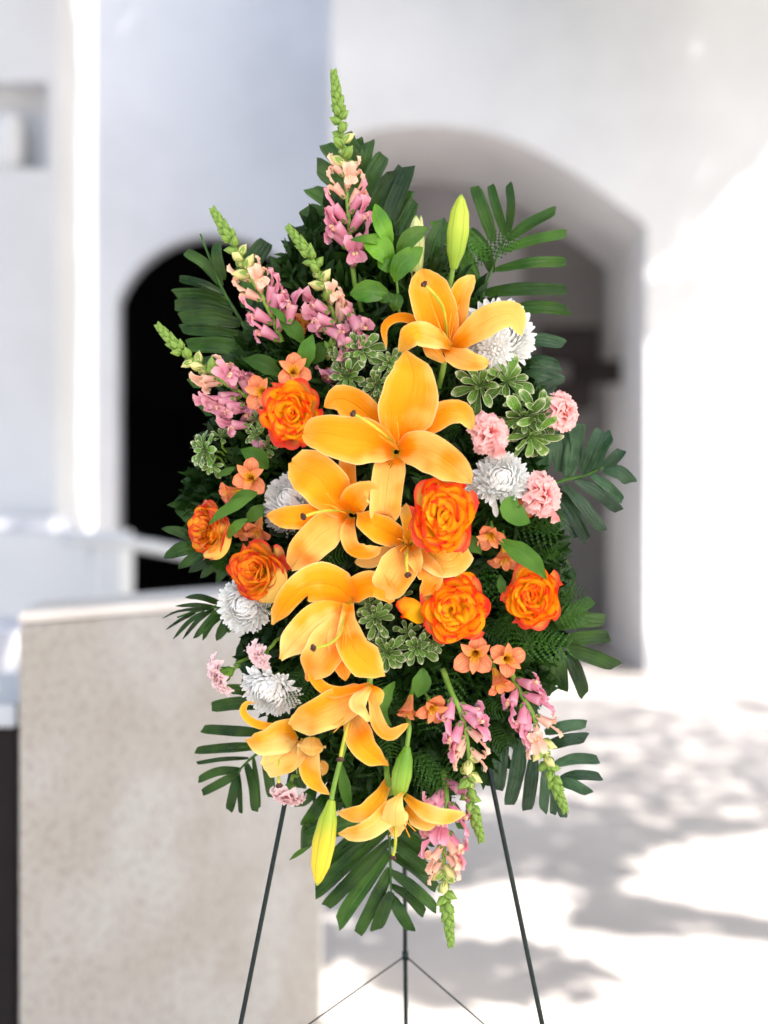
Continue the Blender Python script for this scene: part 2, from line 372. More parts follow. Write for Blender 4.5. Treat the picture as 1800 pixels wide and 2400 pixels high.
def arch_wall(name, dist, x0, x1, z1, curve, depth, mats, label):
    """plaster wall with an arched opening; curve = list of (x, z) from the left foot over the arch to the right foot"""
    mb = MB(); y = dist + CAM_Y
    xa, xb = curve[0][0], curve[-1][0]
    def q(a, b, c, d, mi=0): mb.add([a, b, c, d], [(0, 1, 2, 3)], None, mi)
    rv = len(mats) - 1
    q((x0, y, 0), (xa, y, 0), (xa, y, z1), (x0, y, z1)); q((xb, y, 0), (x1, y, 0), (x1, y, z1), (xb, y, z1))
    for (a, za), (b, zb) in zip(curve, curve[1:]):
        if abs(a - b) > 1e-6: q((a, y, za), (b, y, zb), (b, y, z1), (a, y, z1))
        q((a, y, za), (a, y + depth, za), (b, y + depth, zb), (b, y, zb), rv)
    q((x0, y + depth, 0), (xa, y + depth, 0), (xa, y + depth, z1), (x0, y + depth, z1)); q((xb, y + depth, 0), (x1, y + depth, 0), (x1, y + depth, z1), (xb, y + depth, z1))
    for (a, za), (b, zb) in zip(curve, curve[1:]):
        if abs(a - b) > 1e-6: q((a, y + depth, za), (b, y + depth, zb), (b, y + depth, z1), (a, y + depth, z1))
    q((x0, y, 0), (x0, y, z1), (x0, y + depth, z1), (x0, y + depth, 0)); q((x1, y, 0), (x1, y, z1), (x1, y + depth, z1), (x1, y + depth, 0))
    q((x0, y, z1), (x1, y, z1), (x1, y + depth, z1), (x0, y + depth, z1))
    o = static(name, mb, mats, 'structure', False, label, 'wall'); return o
DR = 12.6
cv = [(800, None), (800, 350), (812, 330), (835, 315), (870, 305), (920, 297), (980, 293), (1040, 294), (1100, 301), (1160, 315), (1220, 336), (1280, 365), (1340, 400), (1400, 441), (1450, 478), (1490, 508), (1515, 530), (1515, None)]
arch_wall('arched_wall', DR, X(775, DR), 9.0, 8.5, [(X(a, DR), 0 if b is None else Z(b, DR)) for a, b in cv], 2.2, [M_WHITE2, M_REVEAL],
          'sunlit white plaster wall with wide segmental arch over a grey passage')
DL = 15.2
xc, rw = X(500, DL), X(500, DL) - X(274, DL); zs, zt = Z(705, DL), Z(548, DL); RR = (rw * rw + (zt - zs) ** 2) / (2 * (zt - zs)); A0 = math.asin(min(1, rw / RR))
cv = [(xc - rw, 0)] + [(xc + RR * math.sin(a), zt - RR + RR * math.cos(a)) for a in [-A0 + i * A0 / 10 for i in range(21)]] + [(xc + rw, 0)]
arch_wall('shaded_arch_wall', DL, -9.0, 0.2, 8.5, cv, 0.3, [M_WHITE], 'bluish white plaster wall in shade with dark round-headed arch')
# dark room behind the left arch (closed box, open towards the arch)
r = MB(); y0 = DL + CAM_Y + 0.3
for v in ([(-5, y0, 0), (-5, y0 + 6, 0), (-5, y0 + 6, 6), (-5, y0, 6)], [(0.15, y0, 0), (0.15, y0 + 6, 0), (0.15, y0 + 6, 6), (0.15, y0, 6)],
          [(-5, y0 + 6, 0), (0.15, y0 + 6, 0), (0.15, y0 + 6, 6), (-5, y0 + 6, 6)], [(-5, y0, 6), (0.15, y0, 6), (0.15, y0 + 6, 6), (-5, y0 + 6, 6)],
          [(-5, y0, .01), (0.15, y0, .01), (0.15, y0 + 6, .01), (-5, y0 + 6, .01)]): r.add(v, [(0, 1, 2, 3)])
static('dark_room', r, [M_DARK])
# passage room behind the right arch
y0 = DR + CAM_Y + 2.2; r = MB()
for v in ([(0.25, y0, 0), (0.25, y0 + 1.7, 0), (0.25, y0 + 1.7, 7), (0.25, y0, 7)], [(-.44, y0, 0), (-.44, y0 + 1.7, 0), (-.44, y0 + 1.7, 7), (-.44, y0, 7)],
          [(-.44, y0 + 1.7, 0), (4.4, y0 + 1.7, 0), (4.4, y0 + 1.7, 7), (-.44, y0 + 1.7, 7)], [(4.4, y0, 0), (4.4, y0 + 1.7, 0), (4.4, y0 + 1.7, 7), (4.4, y0, 7)])[1:]: r.add(v, [(0, 1, 2, 3)])
static('passage_back_wall', r, [M_GREY])
r = MB(); box(r, -.46, 4.42, y0 + .004, y0 + 1.8, 5.2, 5.4); static('passage_ceiling', r, [M_GREY])
dd = thing('recess_shade_panel', at(16.4, 2.1, 0), 'tall dark grey panel imitating the shadowed recess deep inside the arched passage', 'panel')  # panel and frame added to imitate a recess lying in shadow
r = MB(); box(r, 1.55, 2.9, 14.6, 14.66, 0, 4.6); part(dd, 'shade_panel', r, [M_RECESS], False)
r = MB(); box(r, 1.47, 1.55, 14.56, 14.66, 0, 4.68); box(r, 1.55, 2.9, 14.56, 14.66, 4.6, 4.68); part(dd, 'panel_frame', r, [M_GREY], False)
ln = thing('wall_lantern', at(14.0, 1.85, 2.4), 'boxy dark metal fixture on the passage jamb inside the wide arch', 'lantern')
r = MB(); box(r, X(1260, 14), X(1400, 14), 12.0, 12.35, Z(850, 14), Z(770, 14)); part(ln, 'housing', r, [M_DARKW], False)
r = MB(); box(r, X(1290, 14), X(1385, 14), 12.05, 12.3, Z(960, 14), Z(895, 14)); part(ln, 'lower_box', r, [M_DARKW], False)
r = MB(); box(r, X(1335, 14), 2.27, 12.1, 12.2, Z(900, 14), Z(846, 14)); part(ln, 'bracket', r, [M_DARKW], False)

# near white wall with niche, far left
DN = 9.0; xr = X(130, DN); y = DN + CAM_Y; n0, n1, n2, n3 = X(-160, DN), X(112, DN), Z(395, DN), Z(190, DN)
r = MB()
def q(*v): r.add(list(v), [(0, 1, 2, 3)])
q((-8, y, 0), (n0, y, 0), (n0, y, 8), (-8, y, 8)); q((n1, y, 0), (xr, y, 0), (xr, y, 8), (n1, y, 8))
q((n0, y, 0), (n1, y, 0), (n1, y, n2), (n0, y, n2)); q((n0, y, n3), (n1, y, n3), (n1, y, 8), (n0, y, 8))
for (a, b), (c, d) in (((n0, n2), (n1, n2)), ((n1, n2), (n1, n3)), ((n1, n3), (n0, n3)), ((n0, n3), (n0, n2))): q((a, y, b), (c, y, d), (c, y + .25, d), (a, y + .25, b))
q((n0, y + .25, n2), (n1, y + .25, n2), (n1, y + .25, n3), (n0, y + .25, n3)); q((xr, y, 0), (xr, y + 1.2, 0), (xr, y + 1.2, 8), (xr, y, 8))
static('niche_wall', r, [M_WHITE2], 'structure', False, 'warm white plaster wall with square niche at the edge of the photo', 'wall')
vs = MB(); v = at(DN + .12, X(8, DN), n2)
cs = [(0, 0.0), (.085, .0), (.10, .08), (.10, .26), (.09, .34), (.06, .36), (0, .36)]
V = []; F = []
for i, (rad, h) in enumerate(cs):
    for j in range(16): a = j * math.pi / 8; V.append((v.x + rad * math.cos(a), v.y + rad * math.sin(a), v.z + h))
for i in range(len(cs) - 1):
    for j in range(16): F.append((i * 16 + j, i * 16 + (j + 1) % 16, (i + 1) * 16 + (j + 1) % 16, (i + 1) * 16 + j))
vs.add(V, F); static('ceramic_jar', vs, [M_WHITE], None, True, 'plain white jar standing inside the square wall niche', 'jar')
r = MB(); box(r, -6, X(172, 8.6), 8.6 + CAM_Y, 8.6 + CAM_Y + .35, Z(1242, 8.6), Z(1214, 8.6)); o = static('wall_ledge', r, [M_GREY]); bevel(o, .01)
r = MB(); box(r, -6, X(285, 8.2), 8.2 + CAM_Y, 8.2 + CAM_Y + .4, 0, Z(1246, 8.2)); o = static('parapet', r, [M_WHITE], 'structure', False, 'low white plaster parapet beside the dark arch', 'wall'); bevel(o, .02)
# white curved railing
rl = thing('white_railing', at(7.2, X(300, 7.2), 0), 'curved white handrail passing in front of the dark arch', 'railing')
part(rl, 'rail', tube([D(150, 1262, 7.0), D(290, 1272, 7.0), D(400, 1290, 7.1), D(560, 1325, 7.2), D(800, 1400, 7.3)], .032, 10, 24), [M_WHITE])
for px in (215, 600): b = D(px, 1275 if px < 300 else 1340, 7.1); part(rl, 'post', tube([b, (b.x, b.y, 0)], .02, 8, 2), [M_WHITE])
# grey bench and cabinet, far left
r = MB(); box(r, -2.6, X(46, 5.2), 5.2 + CAM_Y, 5.9 + CAM_Y, 0, Z(1478, 5.2)); o = static('storage_bench', r, [M_GREY], None, False, 'blurred grey chest between the white parapet and the stone counter', 'chest'); bevel(o, .02)
cb = thing('side_cabinet', at(3.75, X(20, 3.4), 0), 'dark wooden cabinet with white top beside the stone counter', 'cabinet')
r = MB(); box(r, -1.7, X(33, 3.42), 3.42 + CAM_Y, 4.0 + CAM_Y, 0, Z(1702, 3.42)); part(cb, 'body', r, [M_DARKW], False)
r = MB(); box(r, -1.72, X(42, 3.4), 3.38 + CAM_Y, 4.04 + CAM_Y, Z(1702, 3.42) + .002, Z(1648, 3.4)); o = part(cb, 'top', r, [M_WHITE], False); bevel(o, .008)
# stone counter
A, B = (X(45, 3.0), 3.0 + CAM_Y), (X(750, 3.9), 3.9 + CAM_Y); Bb, Ab = (X(750, 3.9) - .02, 4.5 + CAM_Y), (-.80, 3.36 + CAM_Y); zt = 1.4 - .204
sc = thing('stone_counter', ((A[0] + B[0]) / 2, (A[1] + B[1]) / 2 + .3, 0), 'mottled beige stone counter with pale top beneath the flowers', 'counter')
def prism(poly, z0, z1):
    n = len(poly); mb = MB(); mb.add([(x, y, z0) for x, y in poly] + [(x, y, z1) for x, y in poly], [tuple(range(n))[::-1], tuple(range(n, 2 * n))] + [(i, (i + 1) % n, n + (i + 1) % n, n + i) for i in range(n)]); return mb
o = part(sc, 'body', prism([A, B, Bb, Ab], 0, zt - .03), [M_STONE], False); bevel(o, .006)
o = part(sc, 'top', prism([(A[0] - .003, A[1] - .004), (B[0] + .004, B[1] - .003), (Bb[0] + .004, Bb[1]), (Ab[0], Ab[1] + .004)], zt - .0285, zt), [M_TERR], False); bevel(o, .01, 3)

# ---------------------------------------------------------------- added unseen shade trees: leaves set along sun rays to shade chosen spots
from mathutils import noise as mn
def tree(name, base, targets, label, seed):
    rg = np.random.default_rng(seed); pts = []
    for gen, n, _t in targets:
        for _ in range(n):
            p = gen(rg)
            if p is None: continue
            p = Vector(p); tm = max(3.2, (2.1 + .352 * (p.y - CAM_Y) - p.z) / .886); ad = _t if isinstance(_t, (int, float)) else 0; p = p + SUN_DIR * rg.uniform(tm + ad, tm + ad + 2.6)
            pts.append(p)
    P0 = np.array([tuple(p) for p in pts]); n = len(P0)
    a = rg.normal(size=(n, 3)); a /= np.linalg.norm(a, axis=1)[:, None]
    b = np.cross(a, rg.normal(size=(n, 3))); b /= np.linalg.norm(b, axis=1)[:, None]
    L = rg.uniform(.10, .17, (n, 1)); W = L * .42
    V = np.stack([P0 - a * L, P0 + b * W, P0 + a * L, P0 - b * W], 1).reshape(-1, 3)
    me = bpy.data.meshes.new('crown'); F = np.arange(4 * n).reshape(n, 4)
    me.from_pydata(V.tolist(), [], F.tolist()); ul = me.uv_layers.new(name='UVMap'); ul.data.foreach_set('uv', np.tile([0, .5, .5, 1, 1, .5, .5, 0], n).astype(np.float32))
    me.materials.append(M_CROWN); me.update()
    tr = thing(name, base, label, 'tree', 'added shade trees out of view')
    o = bpy.data.objects.new('crown', me); o.parent = tr; o.location = -tr.location; o['kind'] = 'stuff'; link(o)
    c = Vector(P0.mean(0)); top = Vector(base) + Vector((0, 0, 3.2))
    part(tr, 'trunk', tube([base, Vector(base) + Vector((.1, .05, 1.6)), top], .22, 10, 8, .15), [M_BARK])
    for i in range(5):
        e = top.lerp(Vector(P0[rg.integers(n)]), .55) + Vector((0, 0, .8)); m = top.lerp(e, .5) + Vector((0, 0, .5))
        part(tr, 'limb', tube([top, m, e], .06, 6, 8, .02), [M_BARK])
def nz(x, y, s=1.0): return mn.noise(Vector((x * s, y * s, 3.7)))
YR = DR + CAM_Y; YL = DL + CAM_Y
def g_wall_up(rg):
    x, z = rg.uniform(-.6, 6.5), rg.uniform(0, 8.3)
    line = 3.65 + (x - 2.3) * .95 if x > 2.1 else 3.2
    if z > line + .30 * nz(x, z, .8): return (x, YR, z)
    return (x, YR, z) if nz(x + 9, z, 1.3) > .10 and x > 1.9 and z < 3.4 and rg.random() < .75 else None
def g_left(rg):
    x, z = rg.uniform(-6.5, 0), rg.uniform(0, 8.3)
    if x < -2.75 and z < 4.6 and nz(x, z, .9) > .16: return None
    if -3.4 < x < -2.85 and z < 3.1: return None
    return (x, YL, z)
def g_jamb(rg): return (X(800, DR), YR + rg.uniform(0, 2.2), rg.uniform(0, 5))
def g_par(rg): return (rg.uniform(-3, -1.0), rg.uniform(6.3, 8.4) + CAM_Y, rg.uniform(.4, 1.4))
def g_niche(rg):
    x, z = rg.uniform(-4, -1.4), rg.uniform(.8, 5.5)
    return (x, DN + CAM_Y, z)
def g_floor_far(rg):
    x, d = rg.uniform(-3, 5), rg.uniform(6, 12.6)
    b = 5.4 + (x - .24) * .75
    if d > 9.4 and nz(x * .6, d * 1.2, 1.4) > -.05: return None
    return (x, d + CAM_Y, 0) if d > b + .25 * nz(x, d, 2) else None
def g_floor_mid(rg):
    x, d = rg.uniform(-1.2, 3), rg.uniform(3.6, 6.6); b = 5.4 + (x - .24) * .75
    if d > b: return (x, d + CAM_Y, 0)
    return (x, d + CAM_Y, 0) if (nz(x * 1.3 + 4, d * 1.6, 1.0) > (.24 if x > .25 else .08)) else None
def g_near(rg):
    return (rg.uniform(-1.4, 1.2), rg.uniform(-1.0, 1.7), rg.uniform(.0, .2))
def g_back(rg): return (rg.uniform(-4, 3.5), rg.uniform(-8, -.8), 0)
def g_fleft(rg): return (rg.uniform(-5, -.9), rg.uniform(4, 9.5) + CAM_Y, 0)
def g_flowers(rg): return (rg.uniform(-.62, .60), rg.uniform(-.2, .1), rg.uniform(.6, 2.15))
def g_counter(rg):
    u = rg.random(); p = Vector((A[0], A[1], 0)).lerp(Vector((B[0], B[1], 0)), u); z = rg.uniform(0, 1.18)
    if rg.random() < .3:
        p = p + Vector((0, rg.uniform(0, .45), 0)); z = zt
        if nz(p.x * 1.0 + 2.2, p.y, 3.1) > -.02: return None
    return (p.x, p.y, z)
tree('added_shade_tree', (7.2, 2.4, 0), [(g_wall_up, 24000, 3), (g_jamb, 2500, (5, 8)), (g_floor_far, 6500, (7.5, 10))], 'unseen added tree, crown shaped to shade the arched wall and far floor', 3)
tree('added_shade_tree', (3.2, -4.6, 0), [(g_floor_mid, 3600, (7.5, 9.5)), (g_near, 1500, 3), (g_fleft, 5000, 0), (g_flowers, 2600, 4), (g_counter, 3600, 3)], 'unseen added tree, crown shaped to shade the flowers, counter and near floor', 4)
tree('added_shade_tree', (-5.2, 4.6, 0), [(g_left, 21000, 6), (g_par, 3000, 0), (g_niche, 5500, (5.0, 8))], 'unseen added tree, crown shaped to shade the bluish wall and niche', 5)
# ---------------------------------------------------------------- easel
def to_ground(a, b):
    t = a.z / (a.z - b.z); return a + (b - a) * t
es = thing('wire_easel', (0, 0, 0), 'thin dark green metal easel holding up the flower spray', 'easel')
top = P(917, 760, -8)
for px0, py0, px1, py1, z1 in ((680, 1850, 565, 2400, 62), (1150, 1850, 1270, 2400, 62)):
    a = P(px0 + (px0 - px1) * (1850 - 800) / 550 * .93, 800, -8 + (4 if px0 < 900 else -4)); b = P(px1, 2400, z1); e = to_ground(a, b); e.z = .004
    lg = part(es, 'leg', tube([a, e], .0029, 8, 6), [M_METAL]); part(es, 'rubber_foot', tube([e + Vector((0, 0, .03)), e - Vector((0, 0, .004))], .005, 8, 2), [M_METAL], parent=lg)
a = P(938, 800, -16); j = P(950, 2240, -190); e = to_ground(a, j); e.z = .004
part(es, 'back_leg', tube([a, e], .0031, 8, 6), [M_METAL]); part(es, 'rubber_foot', tube([e + Vector((0, 0, .03)), e - Vector((0, 0, .004))], .008, 8, 2), [M_METAL])
part(es, 'collar', tube([j + Vector((0, 0, .006)), j - Vector((0, 0, .006))], .0045, 8, 2), [M_METAL])
part(es, 'strut', tube([j, P(722, 2402, -60)], .0011, 6, 4), [M_METAL]); part(es, 'strut', tube([j, P(1136, 2402, -60)], .0011, 6, 4), [M_METAL])
part(es, 'crossbar', tube([P(810, 1250, 0), P(1030, 1250, 0)], .002, 6, 3), [M_METAL])
fo = MB(); a = P(800, 850, 2); b = P(1080, 1720, 2); box(fo, a.x, b.x, -.040, .002, b.z, a.z)
o = static('floral_foam', fo, [M_FOAM], None, False, 'dark green foam block hidden under the flowers and leaves', 'foam'); bevel(o, .015)

# ---------------------------------------------------------------- lilies
def lily(label, throat, petals, pistil=None, fils=(), pale=0, stem=None, zb=120):
    """throat (crop,x,y,z); petal = (crop, [(x,y,dz)...], width_px, opts)"""
    k, x, y, z = throat; T = C(k, x, y, z)
    r = thing('orange_lily', T, label, 'lily', 'orange lilies in the spray')
    for pk, pts, w, o in petals:
        o = dict(o); zz = o.pop('z', z)
        W = [C(pk, a, b, zz + c) for a, b, c in pts]
        kw = dict(pr='lily', nu=22, nv=12, cup=.16, groove=.035, ruf=.06, rf=2.3); kw.update(o); pl = kw.pop('pale', pale); 
        part(r, 'petal', blade(W, pxm(pk, w, zz), **kw), [M_LILY[pl]])
    if pistil:
        pk, pts = pistil; W = [C(pk, a, b, z + c) for a, b, c in pts]
        pt = part(r, 'pistil', tube(W, .0013, 7, 14, .0021), [M_PISTIL])
        e = W[-1]; d = (W[-1] - W[-2]).normalized(); s = d.orthogonal().normalized(); st = MB()
        for q in range(3):
            dd = Matrix.Rotation(q * 2.094, 3, d) @ s; st.join(tube([e - d * .002, e + dd * .0035 + d * .001], .0026, 7, 4, .0022))
        part(r, 'stigma', st, [M_STIGMA], parent=pt)
    for fk, pts in fils:
        W = [C(fk, a, b, z + c) for a, b, c in pts]; part(r, 'filament', tube(W, .0009, 5, 8, .0006), [M_FIL])
    if stem:
        sk, pts = stem; part(r, 'stem', tube([C(sk, a, b, z + c) for a, b, c in pts], .0034, 8, 10), [M_STEM])
    return r
B = -22  # petal bases sit back in the throat
lily('topmost orange lily, one broad petal curving over a white chrysanthemum', (2, 545, 1290, 118), [
    (2, [(555, 1300, B), (500, 1130, 5), (440, 960, 20), (385, 772, 2)], 285, dict(ruf=.03)),
    (2, [(565, 1300, B - 6), (605, 1080, 0), (640, 920, 10), (728, 820, -8)], 150, dict(pr='lilyn')),
    (2, [(565, 1310, B), (700, 1190, 14), (860, 1085, 30), (985, 1080, 26), (1035, 1205, 8)], 195, dict(cup=.10, pr=[(0,.3),(.2,.6),(.5,1),(.75,.85),(.92,.6),(1,.05)])),
    (2, [(530, 1290, B + 6), (610, 1345, 12), (710, 1375, 22), (822, 1385, 8)], 150, dict(cup=.05)),
    (2, [(575, 1280, B + 14), (470, 1225, 18), (330, 1195, 32), (238, 1312, 8)], 160, dict(cup=.05, pale=1)),
    (2, [(520, 1260, B - 10), (350, 1120, -6), (230, 1088, 0), (140, 1150, 0), (155, 1290, -6)], 66, dict(cup=.3, pr='lilyn')),
    (2, [(400, 1240, 2), (460, 1310, -2), (540, 1385, -12)], 110, dict(pr=[(0, .5), (.4, 1), (1, .3)], cup=-.2))],
    (2, [(550, 1240, -6), (525, 1040, 26), (460, 935, 36), (395, 872, 40)]),
    [(2, [(560, 1250, -8), (590, 1120, 16), (625, 1010, 22)]), (2, [(545, 1250, -6), (505, 1160, 20), (440, 1000, 28)]), (2, [(565, 1250, -8), (560, 1150, 16), (575, 1060, 26)])],
    0, (2, [(530, 1370, -14), (518, 1440, -20), (500, 1510, -34), (480, 1600, -60)]))
lily('largest orange lily, in the middle of the spray above a bicolour rose', (4, 215, 640, 150), [
    (4, [(215, 650, B), (235, 480, 2), (285, 320, 20), (300, 180, 22), (253, 58, 4)], 350, dict(pr=[(0,.3),(.2,.62),(.42,1),(.6,.96),(.78,.62),(.92,.26),(1,.05)], ruf=.03, skew=-.3)),
    (4, [(225, 640, B - 8), (370, 500, -8), (500, 425, 2), (600, 430, 2), (655, 528, -10)], 165, dict(pr='lilyn')),
    (4, [(215, 655, B + 2), (330, 640, 10), (450, 680, 26), (560, 760, 26), (652, 850, 8)], 250, dict(pr=[(0,.3),(.2,.75),(.45,1),(.7,.85),(.88,.45),(1,.03)], ruf=.02)),
    (3, [(1590, 1140, B - 8), (1550, 1270, -8), (1532, 1400, 4), (1524, 1520, 0), (1520, 1580, -20)], 215, dict(pr=[(0,.6),(.3,1),(.75,.95),(.9,.7),(1,.1)], ruf=.02)),
    (3, [(1590, 1130, B), (1430, 1070, 8), (1260, 1040, 22), (1110, 1010, 20), (996, 1010, 4)], 310, dict(pr=[(0,.3),(.2,.7),(.45,1),(.7,.86),(.87,.6),(.96,.34),(1,.1)], ruf=.03)),
    (3, [(1570, 1080, B - 8), (1440, 920, -10), (1320, 820, -2), (1220, 790, -2), (1134, 842, -8)], 215, dict(pr=[(0,.3),(.3,.8),(.6,1),(.8,.9),(.93,.4),(1,.05)], ruf=.03))],
    (3, [(1600, 1080, -8), (1500, 1000, 22), (1410, 935, 34), (1318, 882, 38)]),
    [(4, [(210, 640, -10), (170, 560, 14), (130, 490, 20)]), (4, [(205, 645, -8), (150, 600, 18), (95, 560, 26)]), (4, [(215, 635, -10), (215, 560, 14), (205, 480, 20)]), (4, [(215, 650, -6), (190, 620, 20), (155, 598, 30)]), (4, [(212, 640, -8), (150, 540, 20), (115, 500, 24)])])
lily('orange lily just above the centre, flanked by a white chrysanthemum', (5, 1300, 290, 140), [
    (3, [(1300, 1535, B), (1200, 1430, 4), (1090, 1300, 20), (920, 1195, 2)], 300, dict(pr=[(0,.3),(.2,.6),(.5,1),(.75,.98),(.9,.7),(1,.12)])),
    (3, [(1300, 1500, B - 12), (1290, 1380, -12), (1282, 1270, -8), (1285, 1165, -16)], 120, dict(pr='even')),
    (3, [(1300, 1525, B - 2), (1330, 1440, 8), (1390, 1380, 26), (1484, 1386, 12)], 190, dict(pr=[(0,.3),(.3,.9),(.6,1),(.85,.7),(1,.05)], cup=.1)),
    (5, [(1290, 290, B), (1070, 305, 8), (900, 312, 22), (762, 305, 4)], 165, {}),
    (5, [(1300, 300, B), (1150, 390, 8), (1020, 510, 24), (922, 648, 4)], 245, dict(pr=[(0,.3),(.2,.7),(.45,1),(.7,.9),(.88,.55),(1,.05)])),
    (5, [(1310, 310, B), (1285, 420, 2), (1320, 520, 10), (1410, 545, 14), (1492, 505, 4)], 120, dict(pr=[(0,.4),(.4,.9),(.7,1),(.9,.8),(1,.2)]))],
    (5, [(1270, 275, -6), (1180, 265, 20), (1080, 280, 34), (996, 308, 40)]),
    [(5, [(1280, 285, -8), (1200, 240, 16), (1120, 225, 24)]), (5, [(1275, 275, -8), (1180, 200, 16), (1150, 150, 22)]), (5, [(1285, 290, -8), (1230, 265, 18), (1180, 235, 24)])])
lily('central orange lily, half covered by a large bicolour rose', (4, 280, 1215, 134), [
    (5, [(1650, 465, B), (1540, 405, 4), (1440, 355, 16), (1340, 280, 2)], 190, dict(pr=[(0,.3),(.25,.8),(.55,1),(.8,.7),(1,.03)])),
    (4, [(285, 1210, B - 6), (280, 1100, -4), (262, 1030, 2), (235, 990, 0)], 90, dict(pale=1, pr='even')),
    (4, [(290, 1215, B - 4), (420, 1285, 2), (530, 1310, 10), (606, 1215, -4)], 215, dict(pr=[(0,.3),(.3,.75),(.6,1),(.85,.85),(1,.3)], pale=1)),
    (4, [(290, 1230, B - 2), (370, 1340, 4), (415, 1430, 10), (345, 1528, 0)], 150, dict(pr=[(0,.3),(.3,.8),(.6,1),(.85,.6),(1,.06)])),
    (4, [(275, 1230, B), (225, 1330, 6), (170, 1430, 18), (105, 1530, 2)], 235, dict(pr=[(0,.3),(.2,.6),(.5,1),(.72,.9),(.9,.5),(1,.05)])),
    (5, [(1640, 520, B - 4), (1500, 560, -6), (1420, 590, 0), (1330, 600, -6)], 120, dict(pale=1)),
    (4, [(285, 1220, B + 4), (310, 1290, 12), (325, 1350, 16), (330, 1400, 14)], 110, dict(pr='oval'))],
    (4, [(272, 1230, -4), (262, 1290, 22), (263, 1350, 30), (270, 1400, 34)]),
    [(4, [(275, 1215, -8), (240, 1190, 14), (205, 1180, 20)]), (4, [(275, 1215, -8), (255, 1185, 14), (240, 1170, 22)]), (4, [(280, 1215, -8), (290, 1190, 14), (320, 1215, 22)]), (4, [(275, 1215, -8), (240, 1235, 14), (225, 1255, 22)])])
lily('orange lily facing down beside variegated leaves, below the centre', (5, 1275, 890, 145), [
    (5, [(1330, 850, B - 6), (1190, 760, 14), (1030, 760, 40), (900, 860, 32), (800, 1010, 2)], 290, dict(pr=[(0,.4),(.25,.85),(.45,1),(.65,.75),(.85,.42),(1,.08)], cup=-.12)),
    (5, [(1275, 900, B), (1120, 960, 4), (980, 1080, 14), (850, 1230, 4)], 260, dict(pr=[(0,.4),(.2,.8),(.5,1),(.75,.8),(1,.1)], cup=.08, pale=1)),
    (5, [(1280, 900, B + 4), (1190, 1080, 10), (1110, 1220, 22), (1015, 1368, 8)], 260, dict(pr=[(0,.3),(.2,.5),(.5,1),(.75,.9),(1,.1)], cup=.05)),
    (5, [(1290, 870, B + 8), (1290, 1030, 14), (1340, 1190, 28), (1528, 1335, 12)], 235, dict(pr=[(0,.3),(.2,.4),(.5,.85),(.72,1),(.88,.6),(1,.04)], cup=.1)),
    (5, [(1270, 920, B + 2), (1240, 1080, 8), (1250, 1230, 14), (1275, 1368, 8)], 180, dict(pr='lilyn')),
    (5, [(1270, 830, B - 14), (1390, 745, -6), (1490, 745, 0), (1575, 862, -6)], 185, dict(pr=[(0,.5),(.3,.9),(.6,1),(.85,.8),(1,.2)]))],
    (5, [(1270, 930, -4), (1240, 1060, 24), (1160, 1135, 38), (1060, 1158, 46)]),
    [(5, [(1275, 920, -6), (1250, 1050, 22), (1180, 1120, 30)]), (5, [(1280, 920, -6), (1262, 1060, 26), (1245, 1170, 34)]), (5, [(1285, 920, -6), (1290, 1020, 26), (1308, 1105, 32)]), (5, [(1280, 920, -6), (1275, 1040, 26), (1272, 1140, 34)])])
lily('orange lily with recurved petals, between white chrysanthemum and peach alstroemeria', (7, 1180, 360, 142), [
    (7, [(1220, 330, B), (1060, 410, 6), (890, 490, 24), (727, 560, 2)], 250, dict(pr=[(0,.3),(.2,.75),(.5,1),(.75,.8),(.92,.5),(1,.2)])),
    (7, [(1240, 285, -8), (1110, 325, 2), (975, 335, 16), (885, 265, 18), (870, 190, 10), (935, 128, 0)], 85, dict(pr='lilyn', cup=.2)),
    (7, [(1240, 300, 4), (1170, 400, 24), (1215, 460, 34), (1238, 528, 26)], 130, dict(pale=1, cup=-.25)),
    (7, [(1120, 470, B + 8), (1160, 600, 12), (1210, 710, 22), (1355, 815, 4)], 185, dict(pr=[(0,.5),(.2,.8),(.45,1),(.7,.75),(.9,.28),(1,.06)])),
    (7, [(1240, 290, -6), (1265, 440, 6), (1300, 560, 14), (1370, 610, 14), (1485, 540, 0)], 95, dict(pr='lilyn', cup=.2)),
    (7, [(1235, 285, -4), (1262, 350, 8), (1262, 460, 4)], 120, dict(pr='oval', cup=-.3))],
    (7, [(1115, 480, -2), (1085, 580, 26), (1060, 680, 34), (1042, 775, 36)]),
    [(7, [(1110, 480, -4), (1060, 540, 20), (1000, 600, 26)]), (7, [(1130, 480, -4), (1110, 570, 24), (1090, 640, 30)]), (7, [(1100, 470, -4), (1050, 520, 20), (1000, 550, 24)])],
    0, (7, [(1232, 290, -10), (1240, 230, -18), (1250, 150, -40)]))
